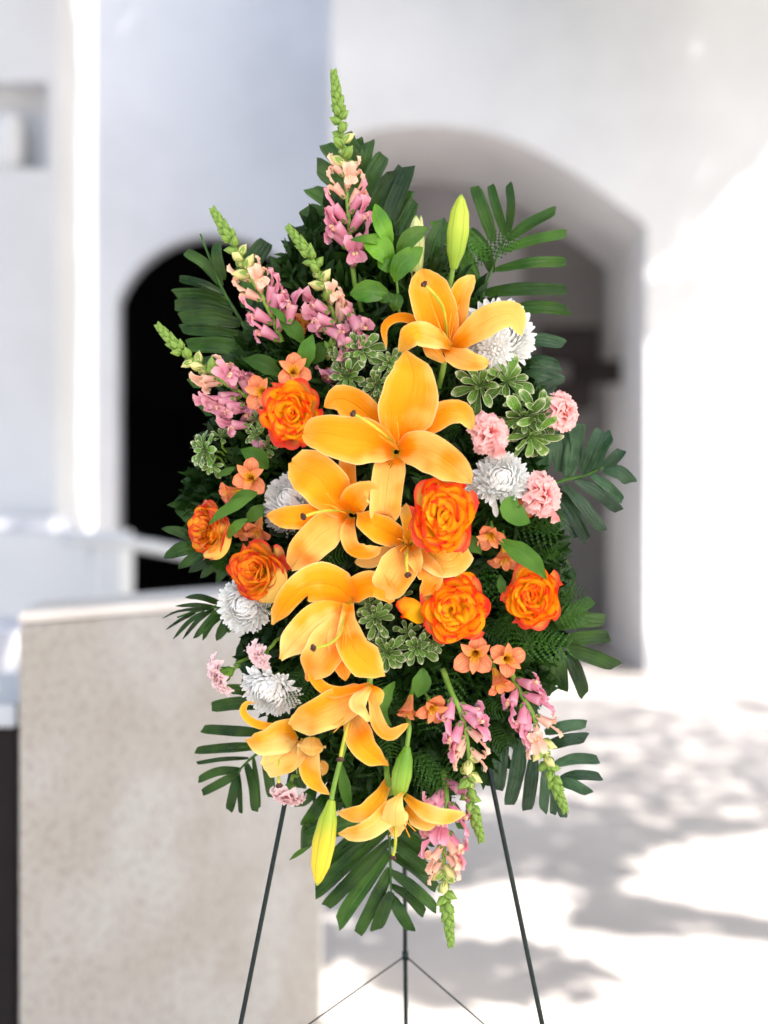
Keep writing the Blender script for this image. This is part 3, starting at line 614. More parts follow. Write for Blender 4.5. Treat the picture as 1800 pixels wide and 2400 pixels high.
lily('pale orange lily seen from the side, low beside the hanging pink carnation', (7, 740, 600, 112), [
    (7, [(750, 580, B), (660, 620, 8), (540, 665, 20), (425, 648, 4)], 215, dict(pale=1, pr=[(0,.5),(.2,.85),(.45,1),(.7,.75),(.9,.2),(1,.05)])),
    (7, [(735, 545, B), (600, 560, 6), (480, 535, 14), (415, 470, 14), (440, 410, 8), (505, 412, 0)], 56, dict(pale=1, pr='lilyn', cup=.25)),
    (7, [(760, 640, B + 2), (690, 730, 6), (610, 790, 14), (540, 820, 8)], 250, dict(pr=[(0,.4),(.3,.9),(.6,1),(.85,.7),(1,.2)])),
    (7, [(860, 625, 10), (855, 700, 18), (852, 752, 8)], 190, dict(pale=1, pr=[(0,.5),(.4,1),(1,.75)], cup=-.3, ruf=.02)),
    (7, [(835, 640, B + 8), (840, 780, 6), (870, 910, 14), (975, 1000, 4)], 150, dict(pr=[(0,.6),(.25,1),(.55,.9),(.85,.4),(1,.05)])),
    (7, [(920, 780, -20), (945, 830, -14), (925, 880, -14)], 55, dict(pr='oval'))],
    (7, [(660, 720, 4), (642, 830, 16), (648, 945, 18)]), [(7, [(690, 720, 0), (700, 800, 12), (690, 850, 14)])], 1)
lily('lowest orange lily, opened flat over the palm leaf at the bottom', (8, 530, 470, 128), [
    (8, [(490, 280, -40), (430, 400, -14), (340, 480, 2), (205, 470, -8)], 105, dict(pr='lilyn', pale=1)),
    (8, [(540, 400, B), (460, 500, 8), (350, 575, 22), (215, 588, 8)], 120, dict(pr=[(0,.5),(.3,1),(.6,.9),(.85,.6),(1,.1)], pale=1)),
    (8, [(560, 362, 18), (520, 450, 22), (520, 530, 14), (530, 605, 0)], 145, dict(pr=[(0,.1),(.3,.7),(.6,1),(.85,.7),(1,.3)], cup=-.25, pale=1)),
    (8, [(575, 380, B + 8), (660, 450, 8), (770, 492, 20), (900, 475, 12)], 95, dict(pr='lilyn', pale=1)),
    (8, [(575, 440, B), (640, 510, 6), (690, 535, 12), (755, 515, 4)], 80, dict(pr='lilyn', pale=1)),
    (8, [(500, 420, B - 10), (470, 500, -10), (440, 570, -6)], 80, dict(pr='oval'))],
    (8, [(522, 520, 6), (524, 600, 20), (520, 660, 22), (506, 715, 20)]),
    [(8, [(515, 520, 2), (508, 570, 14), (490, 600, 16)]), (8, [(560, 510, 2), (580, 560, 14), (600, 605, 16)]), (8, [(565, 500, 2), (600, 540, 14), (632, 572, 16)])],
    1, (8, [(500, 380, -30), (480, 290, -36), (470, 180, -60)]))

# ---------------------------------------------------------------- lily buds
def lily_bud(label, k, base, tip, w, z, stem, mat, split=False, dz=8):
    a = C(k, *base, z); b = C(k, *tip, z + dz); r = thing('lily_bud', a, label, 'flower bud', 'closed lily buds')
    ax = (b - a); L = ax.length; F = frame(ax.normalized(), (0, -1, 0)); W = pxm(k, w, z) / 2
    nu, nv = 22, 24; V = []; UV = []
    tb = [(0, .30), (.06, .42), (.25, .82), (.5, 1), (.75, .84), (.92, .42), (1, .08)]
    for i in range(nu + 1):
        u = i / nu; R = W * prof(tb, u)
        for j in range(nv):
            an = 6.2832 * j / nv; rr = R * (1 - .11 * abs(math.cos(1.5 * an)) ** 6 * math.sin(3.14 * min(1, u * 1.05)))
            V.append(Matrix.Translation(a) @ F @ Vector((rr * math.cos(an), rr * math.sin(an) * .9, L * u + 0 * an))); UV.append((u, j / nv))
    fc = [(i * nv + j, i * nv + (j + 1) % nv, (i + 1) * nv + (j + 1) % nv, (i + 1) * nv + j) for i in range(nu) for j in range(nv)]
    fc.append(tuple(range(nu * nv, nu * nv + nv)))
    part(r, 'closed_petals', MB().add(V, fc, UV), [mat])
    part(r, 'stem', tube([a + ax.normalized() * .004] + [C(k, x, y, z + c) for x, y, c in stem], .0028, 8, 10), [M_STEM])
    return r
lily_bud('tall upright green lily bud above the topmost lily', 2, (588, 775), (640, 292), 152, 92, [(580, 800, -2), (568, 870, -8), (550, 960, -30)], M_LBUD[0])
lily_bud('pale lily bud half hidden by ruscus leaves at the top', 2, (338, 850), (345, 428), 118, 62, [(335, 900, -4), (340, 1000, -20)], M_LBUD[2])
lily_bud('slender pale bud leaning behind the ruscus leaves', 2, (365, 840), (378, 428), 60, 54, [(350, 900, -4), (345, 1000, -20)], M_LBUD[2])
lily_bud('leaf-green lily bud hanging in front of the lowest lily', 7, (1478, 690), (1415, 1045), 140, 122, [(1483, 640, -2), (1490, 560, -10), (1470, 450, -40)], M_LBUD[3], dz=-6)
lily_bud('yellow streaked lily bud hanging lowest, on a jointed stem', 7, (988, 1038), (893, 1592), 158, 140, [(1000, 960, 2), (1045, 780, 4), (1085, 640, 0), (1110, 500, -20)], M_LBUD[1])

# ---------------------------------------------------------------- bicolour roses
def rose_petal(rad, hgt, az, half, R, outer, rg, cx, cy, open_=0.0, nu=9, nv=12):
    V = []; UV = []; p1, p2 = rg.uniform(0, 6.28), rg.uniform(0, 6.28); curl = rg.uniform(.5, 1.2); zb = -.62 * R
    for i in range(nu + 1):
        u = i / nu
        for j in range(nv + 1):
            v = j / nv * 2 - 1; th = az + half * v * (0.35 + .65 * math.sin(min(1, u * 1.25) * 1.57))
            H = hgt * (1 - .22 * abs(v) ** 2.6) + R * .075 * math.sin(3.1 * v * 1.6 + p1) * u
            r = rad * math.sin(min(1, u * 1.08) * 1.571) ** (.75 if outer else .9) * (1 + open_ * u * u) * (1 + .13 * math.sin(4.2 * v + p2) * u)
            z = zb + (H - zb) * (u ** (1.25 if outer else 1.0))
            if u > .72: k = (u - .72) / .28; r += R * .17 * curl * k * k; z -= R * .08 * curl * k * k
            r = r * (1 + .06 * v * v)
            V.append(Vector((cx * u + r * math.cos(th), cy * u + r * math.sin(th), z))); UV.append((u, j / nv))
    F = [(i * (nv + 1) + j, i * (nv + 1) + j + 1, (i + 1) * (nv + 1) + j + 1, (i + 1) * (nv + 1) + j) for i in range(nu) for j in range(nv)]
    return MB().add(V, F, UV)
def rose(label, k, x, y, z, rpx, facing, seed, mat, sq=(1, 1), spin=0, N=27, guards=5, gm=None):
    c = C(k, x, y, z); R = pxm(k, rpx * .93, z); r = thing('bicolour_rose', c, label, 'rose', 'orange and yellow roses with red edges')
    rg = random.Random(seed); M = Matrix.Translation(c) @ frame(facing, (0, 0, 1), spin) @ Matrix.Diagonal((sq[0], sq[1], 1, 1))
    lobes = [(rg.uniform(-.30, .30) * R, rg.uniform(-.30, .30) * R) for _ in range(3)]
    for i in range(N):
        f = (i + .6) / N; rad = R * (.05 + .88 * f ** .82); az = i * 2.39996 + rg.uniform(-.35, .35)
        h = R * (.46 - .08 * math.exp(-(f * 3) ** 2) - .34 * f ** 2.6 + rg.uniform(-.05, .05)); L = lobes[i % 3]; w = max(0, 1 - f * 1.5)
        half = 1.40 - .62 * f + rg.uniform(-.12, .15)
        part(r, 'petal', rose_petal(rad, h, az, half, R, f > .6, rg, L[0] * w, L[1] * w, .06 * f).xf(M), [mat])
    for g in range(guards):
        az = g * 6.283 / guards + rg.uniform(-.3, .3)
        part(r, 'petal', rose_petal(R * .93, R * rg.uniform(-.12, .06), az, .82, R, True, rg, 0, 0, .12).xf(M), [gm or M_ROSEO])
    part(r, 'calyx', tube([M @ Vector((0, 0, -.58 * R)), M @ Vector((0, 0, -.8 * R))], R * .2, 8, 4, R * .1), [M_CALYX])
    part(r, 'stem', tube([M @ Vector((0, 0, -.78 * R)), M @ Vector((0, 0, -1.3 * R)), Vector((c.x * .8 + .01, -.01, c.z))], .0028, 6, 6), [M_STEMD])
rose('rose under two alstroemeria blooms, beside the largest lily', 3, 915, 882, 128, 176, (-.12, -1, -.12), 11, M_ROSE, (1, 1.10))
rose('rose seen from its side, outermost, showing yellow and crimson outer petals', 5, 372, 385, 98, 158, (-.86, -.55, .06), 22, M_ROSED, (1.32, 1), guards=6)
rose('rose tilted over a white chrysanthemum, yellow outer petal on one side', 5, 690, 662, 122, 168, (-.55, -.85, -.08), 35, M_ROSED, (1.22, 1), guards=6)
rose('biggest rose, covering part of the central lily', 4, 482, 1035, 160, 178, (.05, -1, .02), 44, M_ROSE, (1, 1.20), N=29)
rose('broad rose above two peach alstroemerias', 6, 605, 495, 138, 190, (.10, -1, .02), 57, M_ROSE, (1.04, 1.06), N=31)
rose('smaller rose touching a long green leaf near the right-hand ferns', 6, 1100, 405, 118, 172, (-.10, -1, .10), 63, M_ROSE, (.96, 1.08))
r3 = COL.objects['bicolour_rose.002']; r2 = COL.objects['bicolour_rose.001']
RP = [(0, .35), (.3, .9), (.6, 1), (.85, .8), (1, .35)]
part(r3, 'petal', blade([C(5, 700, 850, 112), C(5, 790, 800, 138), C(5, 822, 690, 142), C(5, 790, 560, 132)], pxm(5, 135), RP, 16, 10, -.25), [M_ROSEO], label='smooth yellow outer petal')
part(r3, 'petal', blade([C(5, 800, 600, 118), C(5, 830, 560, 134), C(5, 810, 490, 134)], pxm(5, 90), RP, 12, 8, -.25), [M_ROSEO], label='smooth yellow outer petal')
part(r2, 'petal', blade([C(5, 350, 560, 96), C(5, 430, 530, 120), C(5, 480, 450, 118), C(5, 490, 380, 108)], pxm(5, 110), RP, 14, 10, -.25), [M_ROSEO], label='smooth yellow outer petal')
part(r2, 'petal', blade([C(5, 510, 460, 92), C(5, 470, 400, 122), C(5, 450, 320, 120), C(5, 400, 250, 112)], pxm(5, 125), RP, 14, 10, -.25), [M_ROSEO], label='yellow outer petal blotched crimson')
rr = COL.objects['bicolour_rose.004'] if 'bicolour_rose.004' in COL.objects else None
if rr:
    part(rr, 'petal', blade([C(6, 420, 520, 110), C(6, 350, 530, 128), (C(6, 290, 500, 130)), C(6, 255, 525, 126)], pxm(6, 150), 'obov', cup=.4, ruf=.05), [M_ROSE])
    part(rr, 'petal', blade([C(6, 560, 370, 112), C(6, 600, 310, 128), C(6, 660, 275, 134), C(6, 722, 285, 130)], pxm(6, 85), 'obov', cup=.4, ruf=.06), [M_ROSE])

# ---------------------------------------------------------------- white chrysanthemums
def mum_petal(bend, w=.25, pr='spoon'):
    pts = [Vector((0, 0, 0)), Vector((-bend * .42, 0, .4)), Vector((-bend * .28, 0, .78)), Vector((bend * .55, 0, 1.0))]
    return blade(pts, w, pr, 6, 4, .32, hint=(1, 0, 0), ph=0)
ME_MUM = [mum_petal(b).mesh('petal', [M_MUM]) for b in (.42, .26, .02)]
def mum(label, k, x, y, z, rpx, facing, seed, tmax=108, N=190, flat=.62, extra=()):
    c = C(k, x, y, z); R = pxm(k, rpx, z); r = thing('white_chrysanthemum', c, label, 'chrysanthemum', 'white chrysanthemums')
    rg = random.Random(seed); A = frame(facing)
    for i in range(N):
        f = (i + .5) / N; th = R_(6 + (tmax - 6) * f ** .62); az = i * 2.39996 + rg.uniform(-.12, .12)
        L = R * (.46 + .50 * f ** .6) * rg.uniform(.92, 1.06)
        d = Vector((math.sin(th) * math.cos(az), math.sin(th) * math.sin(az), math.cos(th)))
        inw = Vector((0, 0, 1)) - d * d.z
        zz = d; xx = inw.normalized(); yy = zz.cross(xx)
        Mr = Matrix((xx, yy, zz)).transposed().to_4x4() @ Matrix.Rotation(rg.uniform(-.25, .25), 4, 'Z')
        base = Vector((d.x * .10 * R, d.y * .10 * R, -.30 * R * (1 - .3 * f)))
        wv = R * (1.0 if f > .3 else .72)
        M = Matrix.Translation(c) @ A @ Matrix.Translation(base) @ Mr @ Matrix.Diagonal((wv, wv, L + .12 * R, 1))
        inst(r, 'petal', ME_MUM[0 if f < .35 else (1 if f < .8 else 2)], M)
    for kk, pts, w in extra:
        part(r, 'petal', blade([C(kk, *q) for q in pts], pxm(kk, w), 'spoon', 8, 5, .3), [M_MUM])
    part(r, 'stem', tube([c + (A @ Vector((0, 0, -.3 * R))), c + (A @ Vector((0, 0, -1.1 * R))), Vector((c.x * .8, -.01, c.z - .02))], .003, 6, 6), [M_STEMD])
mum('biggest white chrysanthemum, behind a petal of the topmost lily', 2, 905, 1180, 74, 228, (.30, -.95, .22), 1, N=210)
mum('small white chrysanthemum bloom tucked below the topmost lily', 2, 850, 1310, 98, 112, (-.2, -.9, -.1), 2, N=70)
mum('white chrysanthemum behind the petals of the lily just above the centre', 3, 890, 1420, 98, 172, (-.45, -.8, .4), 3, N=190)
mum('lower white chrysanthemum bloom of the pair under the bicolour roses', 3, 850, 1555, 86, 135, (-.5, -.8, -.35), 8, N=90)
mum('round white chrysanthemum below the pink carnation, trailing loose petals', 4, 835, 800, 112, 158, (.05, -.9, .45), 4, N=190, extra=[(4, [(780, 880, 100), (785, 960, 104), (800, 1050, 96)], 38), (4, [(770, 860, 96), (765, 930, 100), (775, 990, 94)], 34)])
mum('small white chrysanthemum bloom beside the tip of the largest lily', 4, 670, 875, 94, 78, (-.2, -.95, -.3), 5, N=50)
mum('white chrysanthemum tucked under the tilted rose', 5, 595, 900, 92, 170, (-.35, -.9, -.25), 6, N=200)
mum('white chrysanthemum hanging between blush carnations and the palest lily', 5, 775, 1450, 92, 185, (-.30, -.72, -.62), 7, N=200, tmax=95)

# ---------------------------------------------------------------- carnations
def carnation(label, k, x, y, z, rpx, facing, seed, mat, N=22, spread=86, calyx=None, depth=.9):
    c = C(k, x, y, z); R = pxm(k, rpx, z); r = thing('pink_carnation', c, label, 'carnation', 'pink carnations'); rg = random.Random(seed)
    M = Matrix.Translation(c) @ frame(facing)
    for i in range(N):
        f = (i + .5) / N; th = R_(8 + (spread - 8) * f ** .75); az = i * 2.39996 + rg.uniform(-.3, .3); L = R * (.86 + .34 * f) * rg.uniform(.93, 1.05)
        half = (.85 if f > .4 else .95) * rg.uniform(.85, 1.1); nu, nv = 9, 22; V = []; UV = []; p = rg.uniform(0, 6.28); fr = rg.choice((3, 4, 5))
        for a in range(nu + 1):
            u = a / nu
            for b in range(nv + 1):
                v = b / nv * 2 - 1; ph = az + half * v * (.25 + .75 * u ** .8) / max(.55, math.sin(th)); t2 = th + (.13 * math.sin(fr * v * 2.2 + p) + .06 * math.sin(11 * v + p * 2)) * u * u * 1.4 + .12 * math.sin(2.1 * v + p)
                t2 += max(0, u - .75) * 1.0
                rr = L * u * (1 - .10 * v * v) * (1 + (.035 * (1 if b % 2 else -1) if a == nu else 0) + .08 * math.sin(3.5 * v + p))
                V.append(Vector((rr * math.sin(t2) * math.cos(ph), rr * math.sin(t2) * math.sin(ph), rr * math.cos(t2) * depth - .55 * R))); UV.append((u, b / nv))
        F = [(a * (nv + 1) + b, a * (nv + 1) + b + 1, (a + 1) * (nv + 1) + b + 1, (a + 1) * (nv + 1) + b) for a in range(nu) for b in range(nv)]
        part(r, 'petal', MB().add(V, F, UV).xf(M), [mat])
    b0 = M @ Vector((0, 0, -.45 * R)); b1 = M @ Vector((0, 0, -1.25 * R)); b2 = M @ Vector((0, 0, -1.6 * R))
    cx = part(r, 'calyx', tube([b0, b1], R * .3, 12, 10, rr=lambda u: R * (.34 - .05 * u - .20 * max(0, u - .7) ** 1 / .3)), [M_CALYX])
    for q in range(4):
        e = Matrix.Rotation(q * 1.571, 3, 'Z') @ Vector((R * .26, 0, 0))
        part(r, 'sepal', blade([M @ (e * 1.0 + Vector((0, 0, -.95 * R))), M @ (e * 1.35 + Vector((0, 0, -.65 * R))), M @ (e * 1.75 + Vector((0, 0, -.38 * R)))], R * .34, 'lance', 5, 4, .2, hint=tuple((M.to_3x3() @ e))), [M_CALYX], parent=cx)
    part(r, 'stem', tube([b1, b2, Vector((c.x * .8, -.01, c.z))] if not calyx else [b1, b2] + [C(k, *q) for q in calyx], .0022, 6, 6), [M_STEM])
carnation('pink carnation between the largest lily and variegated leaves', 4, 782, 535, 122, 118, (.35, -.9, .25), 1, M_CARN[0])
carnation('highest pink carnation, standing out over the grey passage', 4, 1238, 415, 96, 118, (.75, -.66, .12), 2, M_CARN[0])
carnation('pink carnation above the feathery ferns, in front of a peach alstroemeria', 4, 1115, 915, 114, 125, (.62, -.78, .10), 3, M_CARN[0])
carnation('small blush carnation on top of the hanging white chrysanthemum', 5, 690, 1225, 116, 92, (-.62, -.62, -.42), 4, M_CARN[1], 20, 70, [(820, 1110, 90), (860, 1090, 60)])
carnation('outermost blush carnation, its green calyx showing against the stone counter', 5, 420, 1360, 84, 118, (-.80, -.35, -.40), 5, M_CARN[1], 20, 72, [(560, 1260, 60), (700, 1200, 40)])
carnation('lowest blush carnation, hanging upside down from a green calyx', 7, 700, 1050, 96, 108, (-.16, -.30, -.92), 6, M_CARN[1], 20, 80, [(770, 880, 70), (760, 800, 40)])

for nm, k, pts, w in (('pink_carnation', 4, [(790, 590, 128), (812, 640, 132), (826, 695, 120)], 78), ('pink_carnation.002', 4, [(1130, 1000, 122), (1148, 1045, 126), (1150, 1088, 116)], 62)):
    part(COL.objects[nm], 'petal', blade([C(k, *q) for q in pts], pxm(k, w), 'obov', 10, 10, .12, ruf=.10, rf=2), [M_CARN[0]])
# ---------------------------------------------------------------- snapdragons
def floret(lmat, k=0):
    """snapdragon flower, length 1 along Z, lower lip towards +X"""
    rg = random.Random(k); mb = MB(); sp = rg.uniform(.8, 1.15)
    tb = tube([Vector((0, 0, 0)), Vector((.02, 0, .3)), Vector((.05, 0, .62))], .1, 10, 6, rr=lambda u: .10 + .10 * u ** .8); mb.join(tb)
    for s in (-1, 1):
        mb.join(blade([Vector((-.02, s * .05, .40)), Vector((-.04, s * .10 * sp, .72)), Vector((-.07, s * .16 * sp, 1.0)), Vector((-.20, s * .24 * sp, 1.14))], .40, 'alo', 7, 6, .25, hint=(1, 0, 0), ruf=.09, rf=2))
    for s, w in ((-1, .36), (0, .28), (1, .36)):
        mb.join(blade([Vector((.12, s * .05, .46)), Vector((.21, s * .10 * sp, .64)), Vector((.32, s * .17 * sp, .64)), Vector((.38, s * .22 * sp, .44))], w, 'alo', 7, 6, .15, hint=(.3, 0, 1), ruf=.08, rf=2))
    for s in (-1, 1):
        c = Vector((.19, s * .065, .62)); V = []; F = []
        for i in range(5):
            a = math.pi * i / 4
            for j in range(8): b = j * math.pi / 4; V.append(c + Vector((.09 * math.sin(a) * math.cos(b), .075 * math.sin(a) * math.sin(b), .12 * math.cos(a))))
        for i in range(4):
            for j in range(8): F.append((i * 8 + j, i * 8 + (j + 1) % 8, (i + 1) * 8 + (j + 1) % 8, (i + 1) * 8 + j))
        mb.add(V, F, [(.5, .5)] * len(V), 1)
    for q in range(5):
        a = q * 1.2566; e = Vector((math.cos(a), math.sin(a), 0)); mb.join(blade([e * .05, e * .13 + Vector((0, 0, .09)), e * .15 + Vector((0, 0, .2))], .13, 'oval', 4, 3, .2, hint=tuple(e)), None)
        for i in range(len(mb.mi) - 12, len(mb.mi)): mb.mi[i] = 2
    return mb.mesh('floret', [lmat, M_PALATE, M_CALYX])
def snapbud(lmat):
    mb = MB(); tb = tube([Vector((0, 0, 0)), Vector((.04, 0, .5)), Vector((.12, 0, 1))], .2, 8, 7, rr=lambda u: .30 * math.sin(min(1, .16 + u * .92) * math.pi) ** .7 + .03); mb.join(tb)
    for q in range(4):
        a = q * 1.571; e = Vector((math.cos(a), math.sin(a), 0)); mb.join(blade([e * .1, e * .32 + Vector((0, 0, .25)), e * .30 + Vector((0, 0, .62))], .32, 'oval', 4, 3, .2, hint=tuple(e)))
        for i in range(len(mb.mi) - 12, len(mb.mi)): mb.mi[i] = 1
    return mb.mesh('bud', [lmat, M_BUDG])
ME_FL = [[floret(m, k) for k in range(3)] for m in M_SNAP]; ME_SB = [snapbud(M_BUDG), snapbud(M_BUDY)]
def snapdragon(label, path, zones, seed, kinds=(0, 2), extra=(), fl=.0365, front=None):
    """path from base to tip [(crop,x,y,z)]; zones = mm from the tip: end of green tip, of buds, of peach, of pink"""
    W = [C(*p) for p in path]; r = thing('pink_snapdragon', W[0], label, 'snapdragon', 'snapdragon spikes'); rg = random.Random(seed)
    zones = (zones[0] + 10, zones[1] + 24, zones[2] + 30, zones[3] + 10); n = 80; cs = spline(W, n)[::-1]; part(r, 'stem', tube(W, .0036, 8, 26, .0016), [M_STEM])
    L = [0.0]
    for a, b in zip(cs, cs[1:]): L.append(L[-1] + (b - a).length * 1000)
    def atl(s):
        k = 0
        while k < n - 1 and L[k + 1] < s: k += 1
        T = (cs[max(0, k - 1)] - cs[min(n, k + 2)]).normalized(); return cs[k].lerp(cs[k + 1], max(0, min(1, (s - L[k]) / (L[k + 1] - L[k] + 1e-9)))), T
    s = 1.5; i = 0
    while s < zones[3] and s < L[-1] - 2:
        p, T = atl(s); fr = Vector((0, -1, 0)); fr = (fr - T * fr.dot(T)).normalized(); sd = T.cross(fr)
        if s < zones[1]:
            az = i * 2.39996
        else:
            az = (0.10, 3.04, .35, 2.85, 3.3, -.15, 1.2, 3.1, 0)[i % 9] * 1.0 + rg.uniform(-.25, .25)
        o = sd * math.cos(az) + fr * math.sin(az)
        if s < zones[0]:
            g = s / zones[0]; size = .0075 + .0055 * g; d = (o * (.30 + .35 * g) + T).normalized(); me = ME_SB[0]; name = 'bud'; base = p + o * (.0006 + .0012 * g); step = 1.35 + 1.15 * g; wd = 1.05
        elif s < zones[1]:
            g = (s - zones[0]) / (zones[1] - zones[0]); size = .0135 + .0075 * g; d = (o * .95 + T * .75).normalized(); me = ME_SB[1 if g > .35 and rg.random() < .75 else 0]; name = 'bud'; base = p + o * .001; step = 5.2 + 2.6 * g; wd = .95
        else:
            pk = s < zones[2]; g = min(1, (s - zones[1]) / max(1, zones[2] - zones[1])); size = fl * (.68 + .2 * g if pk else rg.uniform(.9, 1.06)); d = (o * .56 + T * .83 + fr * .15).normalized()
            me = rg.choice(ME_FL[kinds[1] if pk else kinds[0]]); name = 'floret'; base = p + o * .002; step = (8.4 if pk else 10.2); wd = 1
        xx = (o - d * o.dot(d)).normalized(); yy = d.cross(xx)
        M = Matrix.Translation(base) @ Matrix((xx, yy, d)).transposed().to_4x4() @ Matrix.Diagonal((size * wd, size * wd * (.92 if name == 'floret' else 1), size * (1.08 if name == 'floret' else 1), 1))
        inst(r, name, me, M); s += step * rg.uniform(.9, 1.1); i += 1
    for (k, x, y, z, ang, kd, sc) in extra:
        p = C(k, x, y, z); d = Vector((math.cos(R_(ang)), -.22, math.sin(R_(ang)))).normalized(); xx = Vector((-math.sin(R_(ang)) * 1.2, -.55, math.cos(R_(ang)) * 1.2)); xx = (xx - d * xx.dot(d)).normalized()
        inst(r, 'floret', ME_FL[kd][rg.randrange(3)], Matrix.Translation(p) @ Matrix((xx, d.cross(xx), d)).transposed().to_4x4() @ Matrix.Diagonal((fl * sc,) * 3 + (1,)))
snapdragon('tallest snapdragon spike, pink below a long green tip', [(1, 1400, 1700, 40), (1, 1325, 1380, 60), (1, 1285, 900, 74), (1, 1245, 430, 76), (1, 1195, 58, 74)], (44, 98, 135, 228), 1)
snapdragon('leaning snapdragon spike over the dark round arch', [(1, 860, 1800, 70), (1, 760, 1560, 78), (1, 640, 1350, 84), (1, 540, 1160, 84), (1, 415, 950, 80)], (34, 66, 92, 175), 2)
snapdragon('short snapdragon spike leaning beside the tallest one', [(3, 1290, 420, 70), (1, 1200, 1640, 82), (1, 1130, 1440, 88), (1, 1060, 1270, 88), (1, 905, 1065, 82)], (36, 76, 104, 150), 3, (1, 2),
           [(3, 905, 300, 92, 75, 1, 1.0), (3, 1130, 330, 96, -30, 1, .95), (3, 1200, 300, 98, 160, 1, 1.0), (3, 1290, 230, 96, -60, 1, 1.1), (3, 1230, 340, 100, -80, 1, .9), (3, 1160, 240, 92, 140, 1, .95)])
snapdragon('lowest snapdragon spike on the side of the dark arch, reaching outward', [(3, 800, 850, 60), (3, 600, 755, 78), (3, 400, 620, 84), (3, 220, 490, 80), (3, 60, 318, 74)], (32, 66, 86, 158), 4, (1, 2),
           [(3, 560, 790, 88, 190, 1, .95), (3, 620, 830, 86, 185, 1, 1.0), (3, 640, 960, 84, 175, 1, .9), (3, 660, 1030, 80, -60, 1, .8), (3, 470, 790, 84, 185, 1, .8)])
snapdragon('half hidden mauve snapdragon behind the variegated leaves', [(3, 1290, 640, 50), (3, 1230, 560, 74), (3, 1180, 480, 82), (3, 1190, 420, 84)], (1, 2, 4, 50), 8, (1, 1))
snapdragon('hanging snapdragon spike with thick bare green stem above its blooms', [(6, 520, 880, 96), (6, 575, 1030, 108), (6, 640, 1170, 114), (6, 685, 1400, 112), (8, 925, 380, 104), (8, 985, 615, 96)], (36, 84, 112, 168), 5, (0, 2))
snapdragon('outermost hanging snapdragon spike in front of pale palm leaflets', [(6, 960, 900, 80), (6, 1020, 1030, 96), (6, 1110, 1190, 104), (8, 1310, 110, 98), (8, 1370, 280, 92), (8, 1438, 455, 86)], (34, 72, 98, 165), 6, (0, 2))
snapdragon('lowest hanging snapdragon spike, its tip below the palm leaf', [(8, 780, 250, 70), (8, 800, 420, 96), (8, 785, 640, 104), (8, 790, 880, 100), (8, 822, 1180, 92)], (42, 76, 102, 262), 7, (0, 2))

# ---------------------------------------------------------------- alstroemeria
def alo_mesh():
    return [blade([Vector((.03, 0, -.62)), Vector((.11, 0, -.25)), Vector((.30, 0, .02)), Vector((.62, 0, .10 + q))], .54, 'alo', 10, 6, .16, hint=(0, 0, 1), ruf=.02).mesh('petal', [M_ALO]) for q in (.0, .10, -.1)]
def ali_mesh(): return blade([Vector((.03, 0, -.62)), Vector((.08, 0, -.25)), Vector((.20, 0, .05)), Vector((.50, 0, .18))], .27, 'ali', 10, 5, .35, hint=(0, 0, 1)).mesh('petal', [M_ALI])
ME_AO = alo_mesh(); ME_AI = ali_mesh()
def alstro(label, k, x, y, z, rpx, facing, seed, spin=0.0, close=1.0, stem=None):
    c = C(k, x, y, z); R = pxm(k, rpx * 1.06, z) / .62; r = thing('peach_alstroemeria', c, label, 'alstroemeria', 'peach alstroemeria blooms'); rg = random.Random(seed)
    A = Matrix.Translation(c) @ frame(facing, (0, 0, 1), spin)
    def pl(me, az, s=1.0, ti=0.0): inst(r, 'petal', me, A @ Matrix.Rotation(R_(az), 4, 'Z') @ Matrix.Translation((0, 0, -.6 * R)) @ Matrix.Rotation(ti, 4, 'Y') @ Matrix.Translation((0, 0, .6 * R)) @ Matrix.Diagonal((R * s * close, R * s, R * s, 1)))
    for az in (90, 210, 330): pl(rg.choice(ME_AO), az + rg.uniform(-9, 9), rg.uniform(.92, 1.05), rg.uniform(-.08, .08))
    for az in (40, 140): pl(ME_AI, az + rg.uniform(-6, 6), 1.05)
    pl(ME_AI, 270 + rg.uniform(-6, 6), .98)
    for q in range(4):
        a = R_(rg.uniform(200, 340)); e = Vector((math.cos(a), math.sin(a), 0)) * .12 * R
        part(r, 'stamen', tube([A @ Vector((0, 0, -.5 * R)), A @ (e * .6 + Vector((0, 0, -.1 * R))), A @ (e * 1.4 + Vector((0, 0, .16 * R)))], .0006, 4, 5), [M_FIL])
    part(r, 'ovary', tube([A @ Vector((0, 0, -.56 * R)), A @ Vector((0, 0, -.78 * R))], R * .09, 8, 4, R * .06), [M_CALYX])
    e = A @ Vector((0, 0, -.76 * R)); part(r, 'stem', tube([e, e + (A.to_3x3() @ Vector((0, 0, -.3 * R))), Vector((c.x * .85, -.01, c.z - .01))], .0014, 5, 6), [M_STEM])
alstro('peach alstroemeria with yellow throat, between mauve snapdragon and rose', 3, 728, 745, 112, 122, (-.25, -1, -.15), 1, .35)
alstro('peach alstroemeria whose petal touches the top of a rose', 3, 935, 610, 122, 125, (.1, -1, .1), 2, .1)
alstro('salmon alstroemeria above the outermost rose, opened wide', 3, 650, 1300, 112, 125, (-.1, -1, .05), 3, -.2)
alstro('half closed salmon alstroemeria beside the wide open one above the side-facing rose', 3, 510, 1395, 104, 105, (-.85, -.5, -.2), 4, .5, .7)
alstro('shaded alstroemeria pair member hanging above the tilted rose', 5, 700, 400, 100, 120, (-.15, -.55, -.8), 5, .4, .8)
alstro('dusky alstroemeria pressed between lance leaves and the tilted rose', 5, 590, 385, 84, 105, (-.5, -.55, -.6), 15, 1.4, .75)
alstro('bronze orange alstroemeria half hidden among the mauve snapdragons', 3, 1005, 290, 78, 110, (.1, -.7, .7), 6, .2, .8)
alstro('dark bronze alstroemeria deep behind the variegated leaves', 3, 1180, 640, 56, 80, (-.3, -.9, 0), 7, .2, .8)
